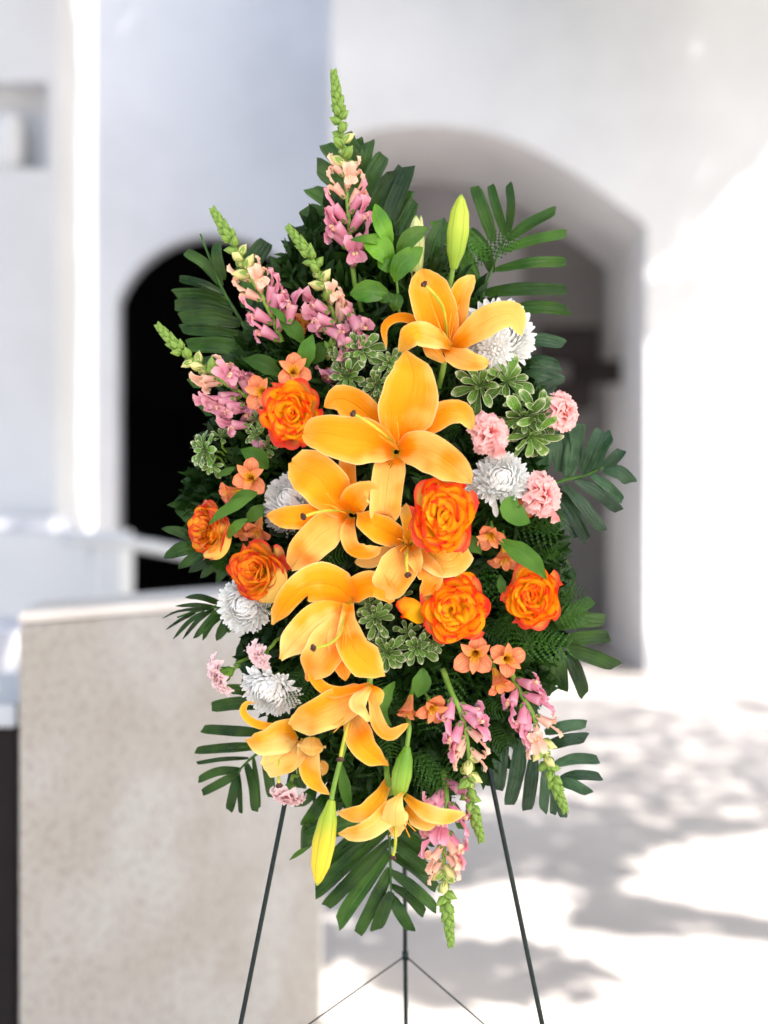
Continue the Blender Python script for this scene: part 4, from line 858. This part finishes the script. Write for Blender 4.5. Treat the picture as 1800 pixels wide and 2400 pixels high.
alstro('apricot alstroemeria beside the biggest rose, petals spread sideways', 4, 765, 1165, 118, 105, (-.1, -.85, -.45), 8, .5, .9)
alstro('narrow apricot alstroemeria pointing down towards the smaller rose', 4, 850, 1300, 112, 112, (0, -.6, -.8), 9, .1, .9)
alstro('coral alstroemeria under the broad rose, petals spread like a star', 6, 730, 790, 128, 140, (-.1, -1, -.15), 10, -.1)
alstro('coral alstroemeria with dark flecked throat beside the star-shaped one', 6, 940, 815, 124, 120, (.1, -1, .05), 11, .9)
alstro('coral alstroemeria seen from its side, above the outermost hanging snapdragon', 6, 885, 970, 118, 120, (.25, -.6, -.75), 12, .4, .8)
alstro('salmon alstroemeria hanging sideways beside a curled green leaf', 6, 300, 1150, 110, 115, (-.15, -.45, -.85), 13, .3, .75)
alstro('salmon alstroemeria with bright yellow throat above the hanging bud', 6, 455, 1140, 116, 115, (.2, -.9, -.4), 14, -.3, .95)
alstro('apricot alstroemeria tucked behind a pink carnation', 4, 1000, 960, 92, 110, (-.3, -.9, -.1), 16, .8, .9)

# ---------------------------------------------------------------- palm leaves
def palm(label, rach, leaflets, mat, z=8, pr='palm', hint=(0, -1, 0), bendz=6, name='palm_leaf'):
    """rach [(crop,x,y)...]; leaflets: (crop, bx, by, tx, ty, width_px)"""
    W = [C(k, x, y, z) for k, x, y in rach]; r = thing(name, W[0], label, 'palm leaf', 'palm leaves fanned behind the flowers')
    part(r, 'midrib', tube(W, .0028, 7, 16, .0012), [M_STEMD])
    for i, (k, bx, by, tx, ty, w) in enumerate(leaflets):
        zz = z + (i % 3 - 1) * 2.5; a = C(k, bx, by, zz); b = C(k, tx, ty, zz + random.uniform(-6, 10)); m = a.lerp(b, .5) + Vector((random.uniform(-.003, .003), -bendz / 1000 * random.uniform(.4, 1.5), random.uniform(.001, .005)))
        part(r, 'leaflet', blade([a, m, b], pxm(k, w * .90, z), pr, 12, 16, random.uniform(-.04, .16), roll=(random.uniform(-38, 38), random.uniform(-26, 26)), hint=hint, ruf=.012, rf=1.5, groove=.03, skew=random.uniform(-.9, .9), pleat=.022, pn=random.choice((3, 4))), [mat])
palm('upright palm leaf behind the tallest snapdragon', [(1, 1420, 1750), (1, 1400, 1300), (1, 1380, 900), (1, 1370, 480)], [
    (1, 1400, 1420, 940, 1320, 130), (1, 1400, 1330, 1000, 1080, 150), (1, 1395, 1200, 1012, 930, 150), (1, 1390, 1080, 1045, 805, 150), (1, 1385, 950, 1085, 660, 150), (1, 1380, 800, 1140, 520, 140), (1, 1375, 700, 1240, 500, 90),
    (1, 1372, 640, 1290, 440, 70), (1, 1372, 640, 1360, 480, 60), (1, 1380, 760, 1425, 500, 95), (1, 1385, 900, 1520, 590, 130), (1, 1390, 1050, 1590, 690, 140), (1, 1395, 1250, 1640, 670, 120), (1, 1400, 1380, 1680, 820, 130), (2, 20, 900, 300, 110, 130), (2, 60, 880, 335, 330, 130),
    (1, 1400, 1500, 960, 1520, 130), (1, 1400, 1560, 1120, 1420, 110)], M_PALM, 4)
palm('palm leaf spreading finger-like at the upper edge over the grey passage', [(2, 700, 1250), (2, 775, 945), (2, 845, 760), (2, 930, 560), (2, 945, 520)], [
    (2, 850, 600, 725, 240, 95), (2, 925, 560, 828, 232, 72), (2, 945, 540, 945, 222, 66), (2, 935, 590, 1250, 400, 88), (2, 900, 660, 1318, 545, 82), (2, 860, 780, 1320, 728, 92), (2, 785, 930, 1325, 910, 100), (2, 900, 1060, 1335, 1040, 100),
    (2, 820, 720, 600, 500, 110), (2, 840, 800, 690, 520, 100), (2, 780, 940, 545, 600, 120), (2, 740, 1000, 420, 760, 120), (2, 740, 860, 480, 460, 130)], M_PALML, 6)
palm('palm leaf with short broad leaflets beside the biggest white chrysanthemum', [(2, 900, 1700), (2, 960, 1400), (2, 1000, 1150)], [(2, 1000, 1240, 1305, 1265, 100), (2, 1000, 1380, 1280, 1400, 105), (2, 980, 1500, 1270, 1500, 120), (2, 960, 1620, 1240, 1570, 120), (2, 960, 1640, 1310, 1490, 60)], M_PALMB, 18, bendz=9)
palm('dark palm leaf in front of the black arch, pointing outward', [(3, 900, 800), (3, 720, 520), (3, 600, 290), (3, 480, 90), (1, 420, 1330), (1, 330, 1100)], [
    (1, 470, 1440, 238, 1215, 82), (1, 480, 1400, 440, 1160, 90), (3, 480, 110, 195, 10, 75), (3, 520, 170, 165, 110, 100), (3, 540, 230, 165, 180, 110), (3, 590, 300, 200, 265, 110), (3, 620, 380, 205, 335, 90), (3, 700, 490, 245, 440, 120), (3, 730, 570, 290, 560, 110),
    (3, 760, 640, 265, 690, 110), (3, 780, 790, 345, 870, 130), (3, 800, 870, 400, 940, 90), (3, 800, 980, 480, 1050, 120), (3, 620, 200, 700, -60, 120), (1, 560, 1420, 760, 1150, 150), (3, 640, 320, 880, 20, 150), (1, 700, 1640, 830, 1300, 170), (1, 760, 1650, 920, 1400, 130)], M_PALM, 4)
palm('shiny palm leaf under the pink carnations, reaching furthest out', [(4, 1000, 900), (4, 1190, 835), (4, 1330, 800), (4, 1480, 735), (4, 1530, 700)], [
    (4, 1180, 780, 1160, 460, 130), (4, 1225, 820, 1300, 490, 120), (4, 1320, 790, 1425, 530, 100), (4, 1390, 780, 1490, 560, 90), (4, 1440, 760, 1550, 650, 80), (4, 1440, 770, 1605, 845, 95), (4, 1365, 800, 1555, 950, 70), (4, 1270, 825, 1535, 1015, 85), (4, 1205, 860, 1435, 1135, 88),
    (4, 1170, 900, 1345, 1190, 100), (4, 1150, 1010, 1290, 1170, 80), (4, 1080, 780, 1080, 520, 120)], M_PALMB, 14)
palm('glossy palm leaf with wide leaflets beside the smaller rose', [(6, 1050, 640), (6, 1200, 670), (6, 1330, 735), (6, 1420, 760)], [
    (6, 1200, 600, 1568, 565, 118), (6, 1240, 700, 1600, 668, 105), (6, 1330, 745, 1642, 865, 115), (6, 1320, 760, 1440, 1048, 105), (6, 1280, 740, 1300, 1020, 95), (6, 1180, 760, 1180, 1045, 115), (6, 1080, 740, 1090, 1010, 100), (6, 1200, 640, 1370, 300, 130), (6, 1250, 600, 1490, 430, 100), (6, 1180, 560, 1350, 210, 150), (4, 1050, 1240, 1190, 1270, 90), (4, 980, 1200, 1180, 1300, 90)], M_PALM, 22)
palm('grey-green palm leaf behind the two hanging snapdragons', [(6, 900, 1080), (6, 1040, 1250), (6, 1190, 1420), (8, 1400, 340)], [
    (6, 1180, 1290, 1450, 1235, 90), (6, 1180, 1380, 1452, 1325, 92), (6, 1240, 1500, 1528, 1465, 84), (6, 1280, 1590, 1545, 1575, 76), (8, 1400, 300, 1570, 370, 72), (8, 1110, -40, 1075, 350, 100), (8, 1200, 60, 1138, 430, 96), (8, 1270, 160, 1235, 458, 84), (8, 1330, 220, 1320, 465, 64), (8, 1360, 290, 1372, 480, 52), (8, 1400, 340, 1432, 498, 60), (8, 1060, -60, 1010, 300, 100)], M_PALMB, 16)
palm('large palm leaf at the very bottom, pleated and dark green', [(8, 480, 420), (8, 490, 600), (8, 497, 800), (8, 500, 920)], [
    (8, 475, 500, 110, 800, 120), (8, 480, 560, 90, 900, 130), (8, 485, 620, 145, 975, 95), (8, 490, 680, 212, 1070, 100), (8, 495, 770, 320, 1125, 92), (8, 500, 900, 420, 1105, 88), (8, 500, 920, 605, 1110, 78), (8, 500, 860, 680, 1015, 72), (8, 500, 790, 745, 990, 72), (8, 500, 700, 745, 880, 80), (8, 500, 620, 740, 800, 84), (8, 500, 560, 700, 700, 90), (8, 490, 500, 730, 620, 100), (8, 470, 470, 40, 600, 130), (8, 840, 420, 880, 560, 60)], M_PALM, 10, bendz=4)
palm('palm leaf low beside the palest lily, leaflets against the stone counter', [(7, 700, 560), (7, 600, 660), (7, 440, 790), (7, 370, 870)], [
    (7, 560, 600, 150, 575, 78), (7, 540, 690, 108, 712, 72), (7, 450, 765, 115, 798, 34), (7, 400, 840, 125, 905, 66), (7, 390, 860, 150, 990, 66), (7, 370, 880, 322, 1105, 72), (7, 385, 860, 398, 1122, 38), (7, 435, 800, 490, 1110, 70), (7, 480, 760, 515, 1090, 45), (7, 560, 700, 600, 1020, 88), (7, 700, 760, 790, 960, 90), (7, 600, 420, 210, 430, 100), (7, 520, 350, 250, 320, 90)], M_PALM, 8)
palm('thin-fingered palm leaf beside the chrysanthemum under the tilted rose', [(5, 560, 840), (5, 450, 885), (5, 300, 920), (5, 180, 960)], [
    (5, 470, 870, 232, 830, 52), (5, 440, 895, 168, 886, 36), (5, 400, 905, 130, 932, 24), (5, 330, 915, 80, 968, 20), (5, 300, 930, 106, 1040, 26), (5, 360, 920, 152, 1102, 36), (5, 420, 900, 215, 1102, 36), (5, 470, 900, 285, 1095, 70), (5, 490, 930, 345, 1108, 56), (5, 520, 950, 435, 1110, 80), (5, 540, 980, 510, 1060, 60)], M_PALM, 10, 'palmp')
palm('palm leaf below the side-facing rose, crossing the counter edge', [(5, 560, 560), (5, 430, 480), (5, 260, 470)], [
    (5, 340, 470, 78, 385, 84), (5, 340, 420, 168, 262, 70), (5, 300, 350, 215, 210, 60), (5, 340, 500, 95, 575, 110), (5, 400, 540, 190, 645, 90), (5, 450, 560, 255, 670, 80), (5, 500, 580, 330, 705, 80), (5, 540, 600, 430, 735, 80)], M_PALM, 16, 'palmp')
palm('dark palm leaf behind the hanging lily bud', [(7, 900, 800), (7, 880, 1000), (7, 850, 1250)], [(7, 880, 960, 780, 1080, 90), (7, 870, 1120, 830, 1350, 110), (7, 960, 1000, 820, 1200, 120), (7, 1050, 900, 1000, 1120, 120), (7, 1150, 1000, 1100, 1250, 120), (7, 1250, 800, 1350, 980, 120), (7, 1100, 850, 900, 840, 120)], M_PALM, 2)

# ---------------------------------------------------------------- smooth leaves: ruscus and lance leaves
def sprig(name, label, cat, group, stem, leaves, mat, pr='oval', z=90, smat=None, cup=.14):
    W = [C(k, x, y, z - 6) for k, x, y in stem]; r = thing(name, W[0], label, cat, group); part(r, 'stem', tube(W, .0017, 6, 12, .001), [smat or M_STEM])
    for (k, pts, w) in leaves:
        q = [C(k, a[0], a[1], z + (a[2] if len(a) > 2 else (0, 8, 2)[min(i, 2)])) for i, a in enumerate(pts)]
        part(r, 'leaf', blade(q, pxm(k, w, z), pr, 14, 8, cup, groove=.05, roll=(random.uniform(-15, 15), random.uniform(-15, 15)), ruf=.01), [mat])
sprig('ruscus_sprig', 'sprig of glossy pointed ruscus leaves at the base of the tallest snapdragon', 'leafy sprig', None, [(2, 240, 1100), (2, 225, 900), (2, 205, 700), (2, 190, 600)], [
    (2, [(190, 630), (130, 500), (80, 352)], 120), (2, [(190, 745), (110, 640), (0, 565)], 165), (1, [(1560, 1170), (1440, 1135), (1300, 1140)], 60), (2, [(222, 690), (300, 580), (428, 505)], 115), (2, [(210, 860), (250, 750), (390, 635)], 150),
    (2, [(200, 780), (150, 750), (95, 725)], 90), (1, [(1300, 1490), (1420, 1475), (1555, 1480)], 150), (2, [(225, 960), (170, 960), (110, 990)], 60), (2, [(230, 930), (215, 1000), (200, 1050)], 90)], M_RUSC, z=98)
sprig('ruscus_sprig', 'small dark sprig behind the pale lily bud', 'leafy sprig', None, [(2, 380, 1000), (2, 420, 800), (2, 520, 560)], [(2, [(420, 800), (460, 620), (530, 440)], 130), (2, [(440, 850), (520, 700), (640, 640)], 110), (2, [(400, 900), (520, 860), (680, 900)], 120), (2, [(640, 1000), (560, 900), (500, 760)], 110)], M_PALM, z=40)
LG = 'lance-shaped leaves of the alstroemerias'
for lab, k, pts, w, z in [
    ('long green leaf crossing the top of the smaller rose', 6, [(880, 40, -10), (1000, 110, 4), (1110, 190, 8), (1190, 300, 0)], 135, 128),
    ('folded green leaf below the round white chrysanthemum', 4, [(915, 925, 0), (880, 1000, 6), (930, 1050, 6), (1005, 1085, 0)], 150, 118),
    ('pointed leaf under the biggest rose, beside the central lily', 6, [(650, 0, 0), (700, 60, 6), (772, 135, 2)], 95, 108),
    ('triangular bright leaf above the salmon alstroemeria', 6, [(390, 872, 2), (385, 950, 6), (355, 1065, 0)], 128, 128),
    ('curled leaf wrapping beside the recurved lily', 6, [(210, 960, -6), (150, 1050, 8), (120, 1160, 10), (190, 1250, 0)], 95, 112),
    ('narrow leaf hanging below the apricot alstroemeria', 6, [(890, 270, 0), (900, 340, 4), (905, 405, 0)], 62, 112),
    ('leaf pointing to the mauve snapdragon from above the rose', 3, [(860, 640, 0), (740, 560, 6), (605, 530, 0)], 120, 98),
    ('upright leaf between two mauve snapdragon spikes', 3, [(1000, 430, 0), (930, 330, 6), (830, 250, 0)], 110, 86),
    ('leaf standing beside the peach alstroemeria near the variegated leaves', 3, [(1010, 600, -4), (1020, 480, 4), (1060, 370, 0)], 120, 100),
    ('dark leaf bending behind the variegated leaves', 3, [(1060, 560, -8), (1110, 470, 4), (1160, 420, 0)], 110, 80),
    ('thin leaf tip above the upright leaf', 3, [(900, 300, 0), (840, 240, 4), (780, 190, 0)], 52, 92),
    ('broad leaf beside the salmon alstroemeria above the chrysanthemum', 3, [(770, 1240, -4), (700, 1170, 4), (590, 1115, 0)], 130, 92),
    ('leaf crossing the side of the outermost rose', 5, [(700, 160, 0), (560, 230, 8), (460, 290, 8), (382, 362, 0)], 76, 128),
    ('leaf laid over the salmon alstroemeria petals', 5, [(700, 150, 0), (610, 170, 6), (500, 240, 0)], 80, 122),
    ('leaf between dusky alstroemeria and white chrysanthemum', 5, [(740, 230, 0), (690, 280, 6), (625, 345, 0)], 90, 112),
    ('narrow leaf pressed against the dusky alstroemeria', 5, [(640, 320, 0), (560, 370, 6), (508, 455, 0)], 66, 116),
    ('brownish green leaf hanging beside the yellow streaked bud stem', 7, [(1050, 790, 0), (1065, 900, 4), (1085, 1010, 2), (1110, 1130, -4)], 80, 110),
    ('thin yellowing leaf tip sticking out beside the yellow streaked bud', 7, [(850, 1340, 0), (780, 1375, 4), (712, 1428, 0)], 34, 60),
    ('leaf left of the wide open salmon alstroemeria', 3, [(560, 1230, 0), (500, 1260, 4), (435, 1285, 0)], 50, 104)]:
    q = [C(k, a, b, z + c) for a, b, c in pts]
    o = blade(q, pxm(k, w, z), 'lance', 14, 8, .16, groove=.06, ruf=.015); c0 = q[0]
    mm = MB(); mm.v = [v - c0 for v in o.v]; mm.f = o.f; mm.uv = o.uv; mm.mi = o.mi
    ob = link(bpy.data.objects.new('lance_leaf', mm.mesh('lance_leaf', [M_LANC]))); ob.location = c0
    ob['label'] = lab.replace('leaf left of', 'slim leaf beside'); ob['category'] = 'leaf'; ob['group'] = LG

# ---------------------------------------------------------------- variegated pittosporum
ME_PT = [blade([Vector((0, 0, 0)), Vector((.02, 0, .35)), Vector((.0, 0, .7)), Vector((-b, 0, 1))], .37, 'obov', 9, 8, .13, hint=(1, 0, 0), groove=.05, ruf=.05, rf=2).mesh('leaf', [M_PITT]) for b in (.05, .18, .0)]
def pitto(label, rosettes, z=108):
    k, x, y = rosettes[0][:3]; r = thing('variegated_sprig', C(k, x, y, z), label, 'leafy sprig', 'sprigs of cream-edged leaves')
    for (k, x, y, rp, facing, n, seed) in rosettes:
        rg = random.Random(seed); c = C(k, x, y, z - 8); R = pxm(k, rp * 1.18, z); A = Matrix.Translation(c) @ frame(facing)
        part(r, 'stem', tube([c + (A.to_3x3() @ Vector((0, 0, .02 * R))), c + (A.to_3x3() @ Vector((0, 0, -.9 * R))), Vector((c.x * .9, -.02, c.z - .02))], .0014, 5, 6), [M_STEM])
        n = int(n * 1.5)
        for i in range(n):
            f = (i + .5) / n; th = R_(14 + 80 * f ** .8); az = i * 2.39996 + rg.uniform(-.3, .3); d = Vector((math.sin(th) * math.cos(az), math.sin(th) * math.sin(az), math.cos(th)))
            inw = (Vector((0, 0, 1)) - d * d.z).normalized(); L = R * (.5 + .6 * f) * rg.uniform(.88, 1.1)
            inst(r, 'leaf', rg.choice(ME_PT), A @ Matrix((inw, d.cross(inw), d)).transposed().to_4x4() @ Matrix.Rotation(rg.uniform(-.3, .3), 4, 'Z') @ Matrix.Diagonal((L, L * rg.uniform(.85, 1.1), L, 1)))
pitto('cream-edged sprig above the largest lily, beside the mauve snapdragon', [(3, 1370, 470, 125, (0, -1, .2), 15, 1), (3, 1290, 640, 115, (-.4, -.9, -.3), 12, 2), (3, 1240, 520, 80, (-.6, -.8, 0), 9, 3)], 112)
pitto('cream-edged sprig touching the topmost petal of the largest lily', [(3, 1560, 560, 110, (.1, -1, .2), 13, 4), (3, 1480, 700, 115, (-.1, -1, -.1), 14, 5), (3, 1470, 790, 60, (-.1, -.7, -.6), 6, 6)], 118)
pitto('cream-edged sprig reaching out over the dark arch', [(3, 370, 1120, 125, (-.7, -.7, .1), 14, 7), (3, 470, 1040, 90, (-.1, -.5, .8), 8, 8), (3, 410, 1210, 90, (-.3, -.7, -.5), 9, 9)], 86)
pitto('small cream-edged sprig against the lower edge of a rose', [(3, 690, 925, 70, (-.3, -.9, .2), 8, 10), (3, 700, 1020, 85, (-.4, -.9, -.1), 9, 11), (3, 770, 1100, 70, (0, -.9, -.4), 8, 12)], 92)
pitto('olive cream-edged sprig under the biggest white chrysanthemum', [(4, 700, 270, 165, (-.1, -.9, .3), 11, 13), (4, 860, 240, 150, (.3, -.9, .2), 10, 14), (4, 770, 200, 80, (0, -.5, .8), 6, 31)], 92)
pitto('long olive cream-edged sprig hanging between two pink carnations', [(4, 960, 450, 175, (.1, -.75, -.6), 13, 15), (4, 1050, 440, 155, (.6, -.75, .0), 10, 16), (4, 950, 390, 100, (.3, -.6, .7), 7, 17), (4, 1000, 560, 180, (.15, -.55, -.8), 9, 18)], 104)
pitto('upper white-edged sprig beside the down-facing lily', [(5, 1465, 965, 115, (0, -1, .15), 13, 19), (5, 1420, 880, 90, (-.2, -.8, .5), 7, 20), (6, 250, 410, 70, (.2, -.9, .2), 7, 32)], 118)
pitto('lower white-edged sprig beside the down-facing lily', [(5, 1540, 1185, 125, (.05, -1, -.1), 14, 21), (5, 1470, 1120, 80, (-.3, -.8, .4), 7, 22)], 114)
pitto('white-edged sprig below the broad rose', [(6, 350, 740, 120, (.05, -1, -.1), 13, 23), (6, 455, 700, 85, (.3, -.9, .1), 9, 24), (6, 290, 640, 80, (0, -.8, .5), 7, 25)], 114)
pitto('few cream-edged leaves peeping between two lilies', [(5, 900, 670, 70, (-.2, -.9, .2), 7, 26), (5, 1100, 610, 90, (.1, -.9, .2), 9, 27)], 84)

# ---------------------------------------------------------------- leatherleaf fern fronds and dark filler leaves
def fern_mesh(L=1.0, n=11, seed=0):
    rg = random.Random(seed); mb = MB(); st = MB()
    for i in range(n):
        u = .10 + .88 * i / n; ln = .36 * math.sin((1 - u) ** .8 * 2.2 + .35) * (1 if u > .1 else .7)
        for s in (-1, 1):
            b = Vector((0, .0, u)); d = Vector((0, s * .82, .57)).normalized(); q = Vector((0, -s * d.z, s * d.y)) ; dip = rg.uniform(-.12, .12)
            m = 6; V = []; UV = []; F = []
            for j in range(m + 1):
                t = j / m; c = b + d * ln * t + Vector((.05 * math.sin(t * 3) + dip * t * ln, 0, 0)); w = ln * (.125 if j % 2 else .100) * (1.06 - t) ** .7
                V += [c, c + q * w + d * ln * .10 + Vector((.012, 0, 0)), c - q * w + d * ln * .10 + Vector((.012, 0, 0))]; UV += [(t, .5), (t, 1), (t, 0)]
            for j in range(m):
                a = 3 * j; F += [(a, a + 3, a + 1), (a, a + 2, a + 3)]
                
            mb.add(V, F, UV)
    return mb.mesh('pinnae', [M_FERN])
ME_FN = [fern_mesh(seed=s, n=8 + s) for s in range(3)]
ME_FS = tube([Vector((0, 0, -.1)), Vector((0, 0, .5)), Vector((0, 0, 1))], .008, 5, 4, .003).mesh('stem', [M_STEMD])
FERNS = [  # crop, base x,y -> tip x,y, z, place
 (6, 900, 620, 1100, 590, 92, 'feathery fern frond pointing at the tip of the smaller rose'), (6, 1180, 520, 1440, 540, 98, 'feathery fern frond just below the smaller rose, over wide palm leaflets'),
 (6, 1180, 440, 1420, 400, 92, 'fern frond sticking out beside the smaller rose'), (6, 960, 740, 1330, 740, 96, 'long fern frond lying beside the flecked coral alstroemeria'),
 (6, 1000, 660, 1230, 700, 100, 'short fern frond above the long one by the coral alstroemeria'), (6, 820, 640, 960, 560, 84, 'dark fern frond between the broad and the smaller rose'),
 (6, 700, 150, 860, 420, 78, 'shaded fern frond between the central lily and the smaller rose'), (4, 840, 1060, 1160, 1150, 84, 'fern frond under the lowest pink carnation of the three'),
 (4, 900, 1120, 1180, 1060, 78, 'fern frond spreading toward the shiny palm leaf'), (4, 560, 620, 760, 560, 70, 'dark fern frond under the carnation beside the largest lily'),
 (2, 640, 1560, 900, 1560, 70, 'fern frond under the olive sprig'), (2, 560, 560, 800, 700, 46, 'fern frond beside the tall lily bud'), (2, 700, 760, 960, 560, 52, 'wispy fern frond at the joint of the finger-like palm leaf'),
 (5, 700, 920, 820, 900, 98, 'small bright fern tip beside the chrysanthemum under the tilted rose'), (5, 880, 1300, 1010, 1420, 92, 'fern frond under the down-facing lily'), (5, 1020, 1280, 880, 1480, 98, 'dark fern frond over the hanging chrysanthemum'),
 (5, 1380, 1340, 1560, 1500, 84, 'fern frond below the lower white-edged sprig'), (6, 240, 980, 80, 1180, 88, 'fern frond behind the curled leaf'), (7, 1330, 560, 1370, 760, 96, 'light fern frond tip beside the hanging leaf-green bud'),
 (6, 620, 860, 480, 1260, 86, 'long dark fern frond behind the thick snapdragon stem'), (6, 700, 1100, 900, 1150, 86, 'fern frond behind the coral alstroemeria seen from its side'), (6, 780, 1240, 920, 1390, 90, 'curved fern frond between the two upper hanging snapdragons'),
 (6, 300, 1400, 520, 1640, 88, 'fern frond beside the leaf-green bud'), (8, 640, 120, 760, 300, 86, 'fern frond above the lowest hanging snapdragon'), (8, 600, 200, 780, 420, 80, 'shaded fern frond above the lowest lily'),
 (3, 760, 1080, 940, 1020, 84, 'fern frond under the rose beside the largest lily'), (3, 820, 1230, 760, 1100, 80, 'fern frond above the chrysanthemum beside the lily'), (3, 1400, 1240, 1560, 1250, 128, 'small fern tip lying under the largest lily'),
 (5, 1050, 600, 1250, 560, 96, 'fern frond between two lilies at the centre'), (5, 560, 650, 420, 600, 60, 'fern frond behind the side-facing rose'), (4, 470, 470, 560, 560, 96, 'faint fern frond beneath the right petal of the largest lily'),
 (3, 820, 480, 760, 700, 70, 'dark fern frond below the leaning snapdragon'), (6, 1130, 130, 1290, 130, 80, 'fern frond above the smaller rose'), (4, 780, 1240, 700, 1480, 74, 'fern frond between broad rose and apricot alstroemeria'),
 (6, 740, 520, 900, 700, 76, 'glossy fern frond beside the broad rose'), (6, 880, 520, 1000, 780, 80, 'bluish fern frond hanging under the smaller rose'), (7, 900, 300, 760, 440, 88, 'serrated dark frond between chrysanthemum and recurved lily'), (6, 560, 1300, 640, 1600, 70, 'fern frond behind the thick-stemmed snapdragon'), (6, 480, 560, 300, 760, 60, 'deeply shaded fern frond below the broad rose')]
rg = random.Random(5)
for (k, bx, by, tx, ty, z, lab) in FERNS:
    a = C(k, bx, by, z - 14); b = C(k, tx, ty, z + 6); d = (b - a); L = d.length * 1.12; r = thing('fern_frond', a, lab, 'fern frond', 'leatherleaf fern fronds among the flowers')
    xx = Vector((rg.uniform(-.3, .3), -1, rg.uniform(-.2, .3))); dd = d.normalized(); xx = (xx - dd * xx.dot(dd)).normalized()
    M = Matrix.Translation(a) @ Matrix((xx, dd.cross(xx), dd)).transposed().to_4x4() @ Matrix.Diagonal((L, L * rg.uniform(.8, 1.1), L, 1))
    inst(r, 'pinnae', rg.choice(ME_FN), M)['kind'] = 'stuff'; inst(r, 'stem', ME_FS, M)
POLY = [(700, 560), (800, 480), (900, 540), (960, 600), (1110, 680), (1210, 820), (1260, 960), (1250, 1100), (1290, 1250), (1320, 1400), (1290, 1560), (1230, 1680), (1150, 1790), (1000, 1880), (900, 1900), (780, 1850), (690, 1740), (600, 1620), (580, 1480), (600, 1400), (545, 1320), (470, 1260), (440, 1180), (490, 1050), (530, 960), (560, 850), (610, 760)]
def inside(x, y):
    c = False; n = len(POLY)
    for i in range(n):
        (x1, y1), (x2, y2) = POLY[i], POLY[(i + 1) % n]
        if (y1 > y) != (y2 > y) and x < (x2 - x1) * (y - y1) / (y2 - y1) + x1: c = not c
    return c
pr_ = []; mb = MB(); ct = 0; rg = random.Random(9)
base = [blade([Vector((0, 0, 0)), Vector((.06, 0, .5)), Vector((0, 0, 1))], .34, 'oval', 3, 2, .15, hint=(1, 0, 0)), blade([Vector((0, 0, 0)), Vector((.1, 0, .5)), Vector((-.1, 0, 1))], .22, 'lance', 4, 2, .2, hint=(1, 0, 0))]
while ct < 10500:
    x, y = rg.uniform(430, 1330), rg.uniform(470, 1910)
    if not inside(x, y): continue
    # the mound of leaves is deepest in the middle of the spray
    dx, dy = (x - 900) / 420, (y - 1230) / 700; dm = max(0, 1 - dx * dx - dy * dy); zt_ = 14 + 78 * dm ** .6
    p = P(x, y, rg.uniform(2, zt_)); L = rg.uniform(.016, .034)
    out = Vector((dx, 0, -dy)) * .6 + Vector((rg.gauss(0, .6), -.75 + rg.gauss(0, .4), rg.gauss(0, .6) + .1)); dd = out.normalized()
    xx = Vector((rg.gauss(0, .5), -1, .4 + rg.gauss(0, .5))); xx = (xx - dd * xx.dot(dd)).normalized()
    mb.join(rg.choice(base), Matrix.Translation(p) @ Matrix((xx, dd.cross(xx), dd)).transposed().to_4x4() @ Matrix.Diagonal((L, L, L, 1))); ct += 1
for _ in range(2600):
    while True:
        x, y = rg.uniform(430, 1330), rg.uniform(470, 1910)
        if inside(x, y): break
    p = P(x, y, rg.uniform(-6, 6)); L = rg.uniform(.035, .06); dd = Vector((rg.gauss(0, 1), rg.gauss(0, .25), rg.gauss(0, 1))).normalized()
    xx = Vector((rg.gauss(0, .3), -1, rg.gauss(0, .3))); xx = (xx - dd * xx.dot(dd)).normalized()
    mb.join(base[0], Matrix.Translation(p - dd * L * .5) @ Matrix((xx, dd.cross(xx), dd)).transposed().to_4x4() @ Matrix.Diagonal((L, L * 1.2, L, 1)))
o = static('foliage', mb, [M_FILL], 'stuff', True); o['label'] = 'dark green mass of small leaves filling the spray between the flowers'; o['category'] = 'foliage'
